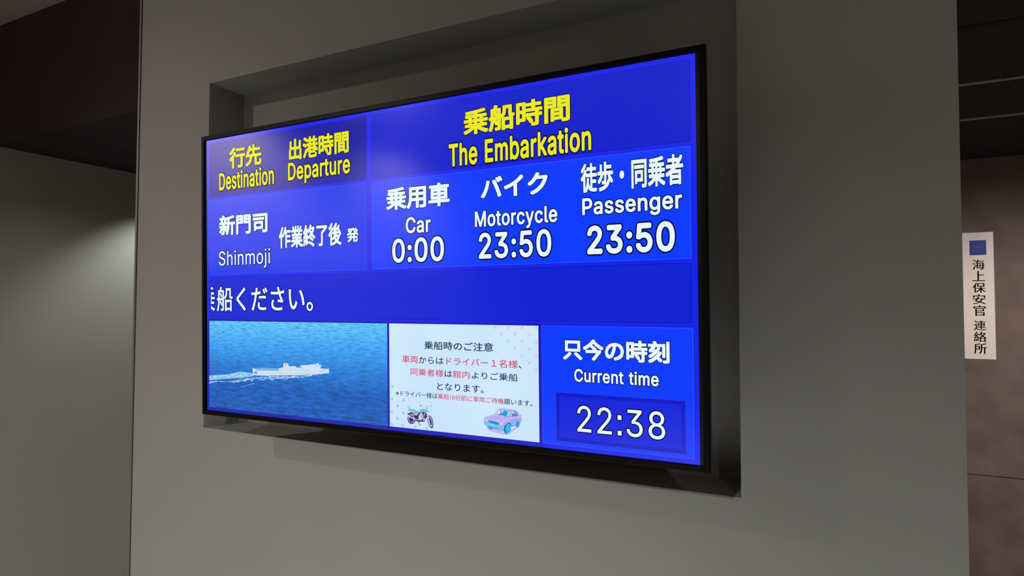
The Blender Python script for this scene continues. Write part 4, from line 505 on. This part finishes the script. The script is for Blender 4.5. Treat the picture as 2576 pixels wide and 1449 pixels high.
CAR = {
    'shadow': [(1280.6,1043.4),(1288.0,1039.9),(1312.5,1040.5),(1364.4,1039.4),(1387.3,1024.1),(1393.6,1026.3),(1368.3,1044.0),(1356.4,1051.4),(1348.4,1054.6),(1328.4,1053.2),(1300.2,1048.7)],
    'wheelback': [(1284.8,1035.9),(1304.4,1039.1),(1301.1,1041.9),(1296.2,1042.0),(1289.7,1039.7)],
    'outline': [(1275.2,1009.5),(1282.7,1004.6),(1310.5,995.2),(1326.0,977.7),(1341.3,975.2),(1369.0,975.9),(1381.6,977.1),(1388.6,980.7),(1394.0,988.0),(1400.2,991.0),(1402.8,1001.2),(1402.3,1007.5),(1397.6,1011.4),(1396.0,1019.2),(1368.5,1029.2),(1344.6,1042.6),(1328.6,1042.6),(1296.2,1039.1),(1283.2,1036.0),(1279.9,1031.3),(1273.8,1028.2),(1273.0,1023.3),(1275.1,1020.9)],
    'body': [(1276.2,1010.1),(1283.1,1005.3),(1310.9,995.9),(1326.8,978.6),(1341.3,976.0),(1369.0,976.8),(1380.8,978.0),(1387.8,981.4),(1393.2,988.4),(1399.4,991.7),(1401.7,1001.3),(1401.4,1007.2),(1396.8,1010.7),(1384.3,1020.2),(1368.5,1027.1),(1367.0,1018.8),(1360.7,1015.9),(1353.5,1020.0),(1349.5,1027.4),(1341.5,1028.8),(1327.1,1027.9),(1289.8,1023.3),(1280.0,1021.2),(1276.8,1019.4)],
    'bodylow': [(1341.6,1018.9),(1353.6,1013.0),(1371.9,1003.0),(1386.0,1000.5),(1400.0,1001.4),(1401.5,1007.2),(1396.8,1010.7),(1384.3,1020.2),(1368.5,1027.1),(1367.0,1018.8),(1360.7,1015.9),(1353.5,1020.0),(1349.5,1027.4),(1341.5,1028.8)],
    'hoodshade': [(1290.8,1006.8),(1311.3,998.0),(1329.0,1000.9),(1364.0,1000.2),(1343.3,1011.7),(1327.2,1014.4),(1290.0,1010.4)],
    'bump': [(1273.8,1022.5),(1276.7,1021.9),(1327.1,1028.6),(1341.5,1029.8),(1349.5,1028.1),(1346.2,1039.6),(1341.4,1041.8),(1328.6,1041.2),(1282.4,1033.9),(1280.7,1031.2),(1275.0,1028.1)],
    'bumpdk': [(1287.3,1031.0),(1325.4,1035.8),(1325.4,1038.0),(1287.3,1033.1)],
    'bumpdk2': [(1335.0,1037.8),(1344.6,1037.0),(1343.0,1039.2),(1335.0,1039.2)],
    'sill': [(1370.9,1019.2),(1387.5,1012.2),(1384.3,1020.9),(1370.9,1026.9)],
    'grille': [(1287.9,1014.2),(1325.6,1018.8),(1324.7,1027.4),(1289.9,1021.8)],
    'lampL': [(1286.8,1015.7),(1286.7,1017.0),(1286.2,1018.3),(1285.6,1019.4),(1284.7,1020.3),(1283.7,1020.9),(1282.7,1021.2),(1281.6,1021.1),(1280.6,1020.6),(1279.8,1019.9),(1279.1,1018.9),(1278.7,1017.7),(1278.6,1016.4),(1278.7,1015.0),(1279.2,1013.7),(1279.8,1012.6),(1280.7,1011.7),(1281.7,1011.1),(1282.8,1010.9),(1283.8,1010.9),(1284.8,1011.4),(1285.6,1012.1),(1286.3,1013.1),(1286.7,1014.4)],
    'lampR': [(1339.8,1021.9),(1339.6,1023.5),(1339.1,1025.1),(1338.2,1026.5),(1337.0,1027.6),(1335.7,1028.4),(1334.3,1028.7),(1332.9,1028.6),(1331.6,1028.1),(1330.5,1027.2),(1329.6,1025.9),(1329.1,1024.4),(1328.9,1022.8),(1329.1,1021.1),(1329.7,1019.5),(1330.6,1018.2),(1331.7,1017.0),(1333.0,1016.3),(1334.4,1016.0),(1335.9,1016.1),(1337.2,1016.6),(1338.3,1017.5),(1339.1,1018.7),(1339.7,1020.2)],
    'ind': [(1276.7,1025.5),(1284.1,1026.3),(1283.6,1029.2),(1277.1,1027.9)],
    'ind2': [(1325.4,1033.0),(1336.7,1033.8),(1335.4,1037.4),(1325.0,1035.9)],
    'wind': [(1312.9,994.7),(1326.8,979.9),(1366.6,981.0),(1364.8,1000.1),(1352.2,999.0),(1329.0,995.9),(1317.0,994.4)],
    'windL': [(1314.1,994.2),(1326.0,981.6),(1333.2,981.1),(1330.3,992.3)],
    'windT': [(1333.9,991.3),(1336.0,981.2),(1342.0,980.8),(1347.6,984.6),(1337.9,988.8)],
    'windC': [(1353.1,982.0),(1365.8,982.5),(1363.3,998.1),(1351.4,997.7),(1357.0,988.8)],
    'seats': [(1329.1,994.5),(1337.9,988.1),(1343.6,981.4),(1351.6,981.5),(1357.0,988.8),(1351.4,996.2),(1333.1,995.6)],
    'sidew': [(1370.5,981.4),(1381.6,979.9),(1387.8,982.9),(1391.6,993.1),(1384.5,995.7),(1370.4,999.6)],
    'sidewl': [(1371.3,982.1),(1377.6,981.9),(1379.9,988.4),(1371.3,987.3)],
    'sidewl2': [(1381.5,982.7),(1384.6,984.5),(1386.2,988.6),(1383.8,988.1)],
    'sidesh': [(1370.5,990.5),(1381.5,989.0),(1382.2,996.6),(1370.4,999.6)],
    'mirror': [(1381.8,997.3),(1381.6,998.1),(1381.2,998.8),(1380.5,999.4),(1379.6,999.9),(1378.5,1000.3),(1377.4,1000.5),(1376.3,1000.5),(1375.3,1000.3),(1374.4,999.9),(1373.7,999.4),(1373.3,998.7),(1373.1,998.0),(1373.3,997.3),(1373.7,996.6),(1374.4,995.9),(1375.3,995.4),(1376.4,995.1),(1377.5,994.9),(1378.6,994.9),(1379.6,995.1),(1380.5,995.5),(1381.2,996.0),(1381.6,996.6)],
    'door': [(1370.3,1006.0),(1371.2,1005.9),(1372.0,1025.4),(1370.9,1026.2)],
    'door2': [(1386.4,1000.4),(1387.4,1000.4),(1387.4,1017.1),(1386.2,1017.9)],
    'wheelA': [(1366.7,1036.5),(1365.6,1040.4),(1363.8,1044.1),(1361.4,1047.3),(1358.6,1049.7),(1355.5,1051.2),(1352.4,1051.6),(1349.4,1051.0),(1346.8,1049.3),(1344.8,1046.8),(1343.4,1043.5),(1342.9,1039.7),(1343.1,1035.6),(1344.2,1031.6),(1346.0,1027.9),(1348.5,1024.7),(1351.3,1022.4),(1354.4,1020.9),(1357.5,1020.5),(1360.5,1021.1),(1363.1,1022.8),(1365.1,1025.4),(1366.4,1028.6),(1367.0,1032.4)],
    'wheelAt': [(1367.4,1035.5),(1366.8,1039.4),(1365.5,1043.1),(1363.8,1046.3),(1361.6,1048.8),(1359.2,1050.3),(1356.8,1050.9),(1354.4,1050.5),(1352.3,1049.0),(1350.6,1046.7),(1349.4,1043.6),(1348.8,1039.9),(1348.8,1036.0),(1349.5,1032.1),(1350.7,1028.4),(1352.5,1025.2),(1354.6,1022.7),(1357.0,1021.1),(1359.5,1020.6),(1361.8,1021.0),(1364.0,1022.5),(1365.7,1024.9),(1366.9,1028.0),(1367.5,1031.6)],
    'wheelAi': [(1364.3,1035.9),(1363.8,1038.7),(1363.0,1041.3),(1361.8,1043.5),(1360.3,1045.2),(1358.7,1046.3),(1357.0,1046.7),(1355.4,1046.4),(1354.0,1045.4),(1352.8,1043.7),(1352.0,1041.6),(1351.6,1039.0),(1351.6,1036.3),(1352.1,1033.5),(1353.0,1031.0),(1354.2,1028.7),(1355.6,1027.0),(1357.2,1025.9),(1358.9,1025.5),(1360.5,1025.8),(1361.9,1026.9),(1363.1,1028.5),(1363.9,1030.7),(1364.3,1033.2)],
    'wheelAc': [(1361.5,1035.7),(1361.3,1037.2),(1360.8,1038.7),(1360.1,1039.9),(1359.3,1040.9),(1358.4,1041.5),(1357.4,1041.8),(1356.5,1041.6),(1355.7,1041.0),(1355.1,1040.1),(1354.6,1038.9),(1354.4,1037.4),(1354.4,1035.9),(1354.7,1034.3),(1355.2,1032.8),(1355.8,1031.6),(1356.7,1030.6),(1357.6,1030.0),(1358.5,1029.8),(1359.4,1029.9),(1360.2,1030.5),(1360.9,1031.5),(1361.3,1032.7),(1361.5,1034.1)],
    'wheelBd': [(1397.5,1017.7),(1396.8,1020.4),(1395.8,1022.9),(1394.4,1025.1),(1392.9,1026.7),(1391.2,1027.7),(1389.6,1028.0),(1388.0,1027.6),(1386.7,1026.4),(1385.7,1024.7),(1385.1,1022.5),(1384.9,1019.9),(1385.1,1017.2),(1385.8,1014.5),(1386.8,1012.0),(1388.2,1009.9),(1389.7,1008.2),(1391.4,1007.3),(1393.1,1007.0),(1394.6,1007.4),(1395.9,1008.5),(1396.9,1010.2),(1397.5,1012.4),(1397.7,1015.0)],
    'wheelB': [(1398.0,1015.9),(1397.6,1018.6),(1396.8,1021.1),(1395.9,1023.3),(1394.8,1025.0),(1393.6,1026.0),(1392.4,1026.4),(1391.3,1026.0),(1390.3,1025.0),(1389.5,1023.3),(1389.0,1021.2),(1388.9,1018.6),(1389.0,1015.9),(1389.5,1013.2),(1390.2,1010.7),(1391.1,1008.5),(1392.2,1006.8),(1393.4,1005.8),(1394.6,1005.4),(1395.8,1005.7),(1396.7,1006.8),(1397.5,1008.4),(1398.0,1010.6),(1398.1,1013.1)],
    'wheelBi': [(1396.0,1015.9),(1395.7,1017.5),(1395.3,1019.0),(1394.8,1020.3),(1394.2,1021.3),(1393.6,1022.0),(1393.0,1022.2),(1392.4,1022.0),(1391.9,1021.3),(1391.5,1020.3),(1391.3,1019.0),(1391.2,1017.5),(1391.3,1015.9),(1391.6,1014.3),(1392.0,1012.7),(1392.5,1011.4),(1393.1,1010.4),(1393.7,1009.8),(1394.3,1009.6),(1394.9,1009.8),(1395.4,1010.4),(1395.8,1011.4),(1396.0,1012.7),(1396.1,1014.2)],
    'arch': [(1351.1,1027.2),(1355.1,1019.9),(1360.7,1016.9),(1365.4,1019.0),(1367.3,1025.8),(1367.7,1028.6),(1366.2,1023.8),(1360.7,1020.1),(1355.1,1022.7),(1351.9,1028.6)]
}
# --- ferry video picture
def sea_material():
    m = lit('display_sea', (40, 130, 210)); nt = m.node_tree; b = nt.nodes['Principled BSDF']
    N = nt.nodes.new; Lk = nt.links.new
    tc = N('ShaderNodeTexCoord')
    sep = N('ShaderNodeSeparateXYZ'); Lk(tc.outputs['Object'], sep.inputs[0])
    mr = N('ShaderNodeMapRange'); mr.inputs['From Min'].default_value = Vv(1067); mr.inputs['From Max'].default_value = Vv(722)
    Lk(sep.outputs['Z'], mr.inputs['Value'])
    ramp = N('ShaderNodeValToRGB'); Lk(mr.outputs[0], ramp.inputs[0])
    e = ramp.color_ramp.elements
    e[0].position = 0; e[0].color = srgb(22, 88, 174)
    e[1].position = 1; e[1].color = srgb(92, 190, 246)
    for pos, c in ((0.28, (20, 90, 180)), (0.5, (34, 122, 208)), (0.75, (60, 158, 234))):
        x = e.new(pos); x.color = srgb(*c)
    def wav(sx, sz, rot, scale, detail):
        mp = N('ShaderNodeMapping'); mp.inputs['Rotation'].default_value = (0, rad(rot), 0); mp.inputs['Scale'].default_value = (sx, 1, sz)
        Lk(tc.outputs['Object'], mp.inputs[0])
        n = N('ShaderNodeTexNoise'); n.inputs['Scale'].default_value = scale; n.inputs['Detail'].default_value = detail
        n.inputs['Roughness'].default_value = 0.55; n.inputs['Distortion'].default_value = 0.35
        Lk(mp.outputs[0], n.inputs['Vector']); return n
    fine = wav(1, 7.5, 6, 42, 5); big = wav(1, 5.2, 9, 26, 5)
    mx = N('ShaderNodeMix'); mx.data_type = 'FLOAT'
    Lk(mr.outputs[0], mx.inputs[0]); Lk(big.outputs['Fac'], mx.inputs[2]); Lk(fine.outputs['Fac'], mx.inputs[3])
    mr2 = N('ShaderNodeMapRange'); mr2.inputs['From Min'].default_value = 0.3; mr2.inputs['From Max'].default_value = 0.72
    mr2.inputs['To Min'].default_value = 0.55; mr2.inputs['To Max'].default_value = 1.62
    Lk(mx.outputs[0], mr2.inputs['Value'])
    mul = N('ShaderNodeVectorMath'); mul.operation = 'SCALE'
    Lk(ramp.outputs[0], mul.inputs[0]); Lk(mr2.outputs[0], mul.inputs['Scale'])
    Lk(mul.outputs[0], b.inputs['Emission Color'])
    return m

def foam_material(name, c1, c2, lo, hi):
    m = lit(name, c1); nt = m.node_tree; b = nt.nodes['Principled BSDF']
    tc = nt.nodes.new('ShaderNodeTexCoord')
    mp = nt.nodes.new('ShaderNodeMapping'); mp.inputs['Scale'].default_value = (1, 1, 3.2); nt.links.new(tc.outputs['Object'], mp.inputs[0])
    n = nt.nodes.new('ShaderNodeTexNoise'); n.inputs['Scale'].default_value = 70; n.inputs['Detail'].default_value = 5
    nt.links.new(mp.outputs[0], n.inputs['Vector'])
    r = nt.nodes.new('ShaderNodeValToRGB'); r.color_ramp.elements[0].position = lo; r.color_ramp.elements[0].color = srgb(*c2)
    r.color_ramp.elements[1].position = hi; r.color_ramp.elements[1].color = srgb(*c1)
    nt.links.new(n.outputs['Fac'], r.inputs[0]); nt.links.new(r.outputs[0], b.inputs['Emission Color'])
    return m
E_back_dim = lit('display_border_dimmed', (24, 28, 168))  # border blue darkened to paint the display's angle dimming at lower left
quad('dimmed_border', 0, 908, 716, 1080, 0.0002, E_back_dim)
quad('ferry_picture', 13.5, 902.5, 723.5, 1067, 0.0004, sea_material())
F_wake = foam_material('display_wake', (168, 214, 238), (110, 178, 228), 0.35, 0.6)
F_foam = foam_material('display_foam', (196, 224, 246), (52, 128, 206), 0.42, 0.62)
F_hull = lit('display_ship_white', (206, 224, 240)); F_shade = lit('display_ship_shade', (150, 196, 240))
F_deck = lit('display_ship_deck', (122, 172, 228)); F_win = lit('display_ship_blue', (70, 130, 200))
F_dkb = lit('display_ship_dark', (34, 62, 120)); F_boot = lit('display_ship_boot', (112, 104, 168)); F_mark = lit('display_ship_mark', (196, 130, 170))
F_str = lit('display_streak', (92, 150, 222))
art('ferry_wake', [(SHIP['wake'], F_wake), (SHIP['foam'], F_foam), (SHIP['streak'], F_str)], 0.0006)
art('ferry_ship', [(SHIP['hull'], F_hull), (SHIP['boot'], F_boot), (SHIP['deck'], F_deck), (SHIP['housedk'], F_deck), (SHIP['house'], F_hull),
                   (SHIP['win1'], F_shade), (SHIP['win2'], F_shade), (SHIP['win3'], F_shade), (SHIP['win4'], F_shade), (SHIP['mark'], F_deck),
                   (SHIP['door'], F_win), (SHIP['funnelback'], F_dkb), (SHIP['funnel'], F_hull), (SHIP['funnelmark'], F_mark), (SHIP['bowdk'], F_shade), (SHIP['mast'], F_hull)], 0.0008)

# --- boarding notice picture
def note_material():
    m = lit('display_note_wash', (198, 226, 250)); nt = m.node_tree; b = nt.nodes['Principled BSDF']
    tc = nt.nodes.new('ShaderNodeTexCoord'); n = nt.nodes.new('ShaderNodeTexNoise'); n.inputs['Scale'].default_value = 3
    nt.links.new(tc.outputs['Object'], n.inputs['Vector'])
    r = nt.nodes.new('ShaderNodeValToRGB')
    r.color_ramp.elements[0].position = 0.3; r.color_ramp.elements[0].color = srgb(196, 222, 248)
    r.color_ramp.elements[1].position = 0.7; r.color_ramp.elements[1].color = srgb(210, 237, 254)
    nt.links.new(n.outputs['Fac'], r.inputs[0]); nt.links.new(r.outputs[0], b.inputs['Emission Color'])
    return m
quad('notice_border', 903, 1470, 716, 1080, 0.00025, E_back_half_dim)
quad('notice_picture', 911.5, 1460, 723, 1066.5, 0.0004, note_material())
E_pink = lit('display_pink_dot', (218, 204, 236)); E_cyan = lit('display_cyan_dot', (150, 206, 240)); E_cream = lit('display_cream_stripe', (210, 228, 240))
PINK = [(1314.2,729.5,5.4),(1361,729.5,5.4),(1408.2,729.5,5.4),(1453,729.5,5.2),(1336.8,748.8,5.4),(1383.9,749.2,5.4),(1431.2,750,5.4),(1360,769.5,5.4),(1406.6,770.5,5.4),(1453,771.6,5.4),
        (1382.6,790.6,5.2),(1429.6,791.8,5.2),(1405.3,812.7,5),(1452.6,813.6,5),(1428.3,834.1,5),(1451,855.4,5)]
CYAN = [(922.9,932.7),(921.5,974.4),(968.4,975.6),(944.1,996.2),(991.3,997.1),(920,1016.9),(968,1017.6),(943.7,1037.8),(918.9,1058.8),(965.8,1059.7),(1014.6,1059.8),(1060.9,1060.3)]
for x, y, r in PINK: art('pink_dot', [(disc(x, y, r, r), E_pink)], 0.0006, 0)
for x, y in CYAN: art('cyan_dot', [(disc(x, y, 5.2, 5.2), E_cyan)], 0.0006, 0)
st = []
for k in range(11):
    a = 16 + 13 * k
    st.append(([(912.5, 724 + a), (912.5 + a * 0.98, 724), (912.5 + a * 0.98 + 2.6, 724), (912.5, 724 + a + 2.8)], E_cream))
for k in range(11):
    a = 10 + 13 * k
    st.append(([(1459, 1065.5 - a), (1459 - a * 1.0, 1065.5), (1459 - a * 1.0 - 2.6, 1065.5), (1459, 1065.5 - a - 2.8)], E_cream))
for q in st: art('cream_stripe', [q], 0.0005, 0)
def note_line(body, red, box, w=0.007):
    idx = [1 if ch == '#' else 0 for ch in red]
    L, R, T, B = box
    return flat_text('notice_text', body, (U(L), U(R), Vv(T), Vv(B)), [E_navy, E_red], w, d=0.0012, idx=idx)
note_line('乗船時のご注意', '.......', [1053.5, 1308.3, 778.1, 805.2], 0.011)
note_line('車両からはドライバー１名様、', '##...########.', [965.3, 1404.0, 827.3, 852.2])
note_line('同乗者様は館内よりご乗船', '####.##.....', [998.7, 1391.4, 868.1, 891.5])
note_line('となります。', '......', [1102.3, 1273.7, 909.8, 933.6])
note_line('※ドライバー様は乗船10分前に車両ご待機願います。', '.' * 8 + '#' * 12 + '.' * 5, [938.0, 1439.0, 944.5, 962.5]
)

def pal(name, **k): return {n: lit('display_%s_%s' % (name, n), c) for n, c in k.items()}
b_ = pal('bike', teal=(112, 192, 216), teal2=(150, 206, 226), dark=(50, 38, 92), lil=(206, 204, 242), grey=(196, 212, 236), navy=(34, 60, 120), pale=(190, 204, 240), peach=(222, 196, 206), cream=(232, 226, 232))
B = BIKE
art('motorcycle_drawing', [(B['wheelR'], b_['dark']), (B['wheelRi'], b_['lil']), (B['wheelRh'], b_['dark']), (B['tail'], b_['dark']), (B['frame'], b_['dark']),
    (B['side'], b_['teal2']), (B['exhaust'], b_['lil']), (B['engine'], b_['lil']), (B['engdk'], b_['dark']), (B['engdk2'], b_['dark']), (B['tube'], b_['lil']), (B['pod'], b_['lil']),
    (B['wheelF'], b_['dark']), (B['wheelFi'], b_['lil']), (B['wheelFh'], b_['navy']), (B['fender'], b_['lil']), (B['fork'], b_['lil']), (B['stand'], b_['navy']), (B['seat'], b_['teal']), (B['tank'], b_['teal']), (B['line'], b_['navy']),
    (B['barL'], b_['pale']), (B['mirL'], b_['pale']), (B['mirR'], b_['pale']), (B['stemL'], b_['pale']), (B['stemR'], b_['pale']), (B['shield'], b_['lil']),
    (B['head'], b_['teal2']), (B['lamp'], b_['cream']), (B['lampo'], b_['peach']), (B['horn'], b_['navy']), (B['blink'], b_['pale']), (B['grip'], b_['dark']), (B['grip2'], b_['dark'])], 0.0007, 0.00003)
c_ = pal('car', pink=(202, 178, 234), line=(112, 118, 204), lil=(200, 182, 238), peri=(166, 168, 246), cyan=(106, 212, 246), cyan2=(64, 196, 244), blue=(48, 136, 216), deep=(30, 96, 190), cream=(214, 222, 226), glass=(140, 214, 246), lamp=(222, 216, 240), ind=(172, 150, 208), teal=(22, 160, 216), hood=(186, 172, 238))
K = CAR
art('car_drawing', [(K['shadow'], c_['pink']), (K['wheelback'], c_['deep']), (K['outline'], c_['line']), (K['body'], c_['lil']), (K['bodylow'], c_['peri']), (K['hoodshade'], c_['hood']),
    (K['sill'], c_['cyan']), (K['bump'], c_['cyan']), (K['bumpdk'], c_['blue']), (K['bumpdk2'], c_['blue']), (K['grille'], c_['blue']), (K['lampL'], c_['line']), (K['lampR'], c_['line']),
    ([(x * .82 + 1296.5 * .0 + (sum(p[0] for p in K['lampL']) / 24) * .18, y * .82 + (sum(p[1] for p in K['lampL']) / 24) * .18) for x, y in K['lampL']], c_['lamp']),
    ([(x * .82 + (sum(p[0] for p in K['lampR']) / 24) * .18, y * .82 + (sum(p[1] for p in K['lampR']) / 24) * .18) for x, y in K['lampR']], c_['lamp']),
    (K['ind'], c_['ind']), (K['ind2'], c_['ind']), (K['wind'], c_['line']), (K['windL'], c_['cream']), (K['windT'], c_['cream']), (K['windC'], c_['glass']), (K['seats'], c_['teal']),
    (K['sidew'], c_['line']), (K['sidewl'], c_['cream']), (K['sidewl2'], c_['cream']), (K['sidesh'], c_['blue']), (K['mirror'], c_['pink']), (K['door'], c_['line']), (K['door2'], c_['line']),
    (K['arch'], c_['deep']), (K['wheelBd'], c_['deep']), (K['wheelB'], c_['cyan2']), (K['wheelBi'], c_['teal']), (K['wheelA'], c_['deep']), (K['wheelAt'], c_['cyan2']), (K['wheelAi'], c_['teal']), (K['wheelAc'], c_['cyan2'])], 0.0007, 0.00003)

# ------------------------------------------------------------------ office sign on the concrete wall
SX0, SX1, SZ0, SZ1 = 1.7175, 1.8765, -0.3070, 0.4850
sg = empty('office_sign', ((SX0 + SX1) / 2, YB, SZ0))
tag(sg, 'tall narrow white office sign with blue emblem and black vertical lettering on the brown wall', 'sign')
ox, oz = (SX0 + SX1) / 2, SZ0
TK = 0.006
def loc_box(L, R, T, B): return (L - ox, R - ox, T - oz, B - oz)
boxes('sign_board', [(SX0 - ox, SX1 - ox, -TK, 0.0, 0, SZ1 - oz)], M_board, sg, bevel=0.001)
L, R, T, Bt = loc_box(1.7545, 1.8395, 0.4345, 0.3425)
boxes_em = boxes('emblem', [(L, R, -TK - 0.0006, -TK, Bt, T)], M_blue, sg)
bm = bmesh.new()
cx, cz, rr = (L + R) / 2, (T + Bt) / 2, (R - L) / 2
pts = []
for k in range(16):
    r_ = rr * (0.86 if k % 4 == 0 else 0.62 if k % 4 == 2 else 0.26)
    a = pi / 2 - k * pi / 8
    pts.append(bm.verts.new((cx + r_ * cos(a), -TK - 0.0009, cz + r_ * sin(a))))
c0 = bm.verts.new((cx, -TK - 0.0009, cz))
for k in range(16): bm.faces.new((c0, pts[k], pts[(k + 1) % 16]))
for f in bm.faces:
    f.normal_update()
    if f.normal.y > 0: f.normal_flip()
from_bm('emblem_star', bm, M_blue2, boxes_em)
for ch, (L, R, T, B) in (('海', (1.7672, 1.8297, 0.3134, 0.2502)), ('上', (1.7662, 1.8296, 0.2430, 0.1793)), ('保', (1.7655, 1.8318, 0.1690, 0.1072)),
                         ('安', (1.7652, 1.8314, 0.0970, 0.0352)), ('官', (1.7680, 1.8303, 0.0280, -0.0379)), ('連', (1.7677, 1.8294, -0.0666, -0.1276)),
                         ('絡', (1.7665, 1.8306, -0.1366, -0.1993)), ('所', (1.7660, 1.8315, -0.2082, -0.2739))):
    b = loc_box(L, R, T, B)
    flat_text('sign_character', ch, b, [M_ink], 0.0, d=TK + 0.0004, parent=sg, sideways=0.015)
bm = bmesh.new()
bmesh.ops.create_cone(bm, cap_ends=True, segments=16, radius1=0.0035, radius2=0.003, depth=0.002)
for v in bm.verts: v.co = (v.co.x + 1.7985 - ox, v.co.z - TK - 0.001, v.co.y + 0.458 - oz)
from_bm('screw', bm, M_screw, sg)
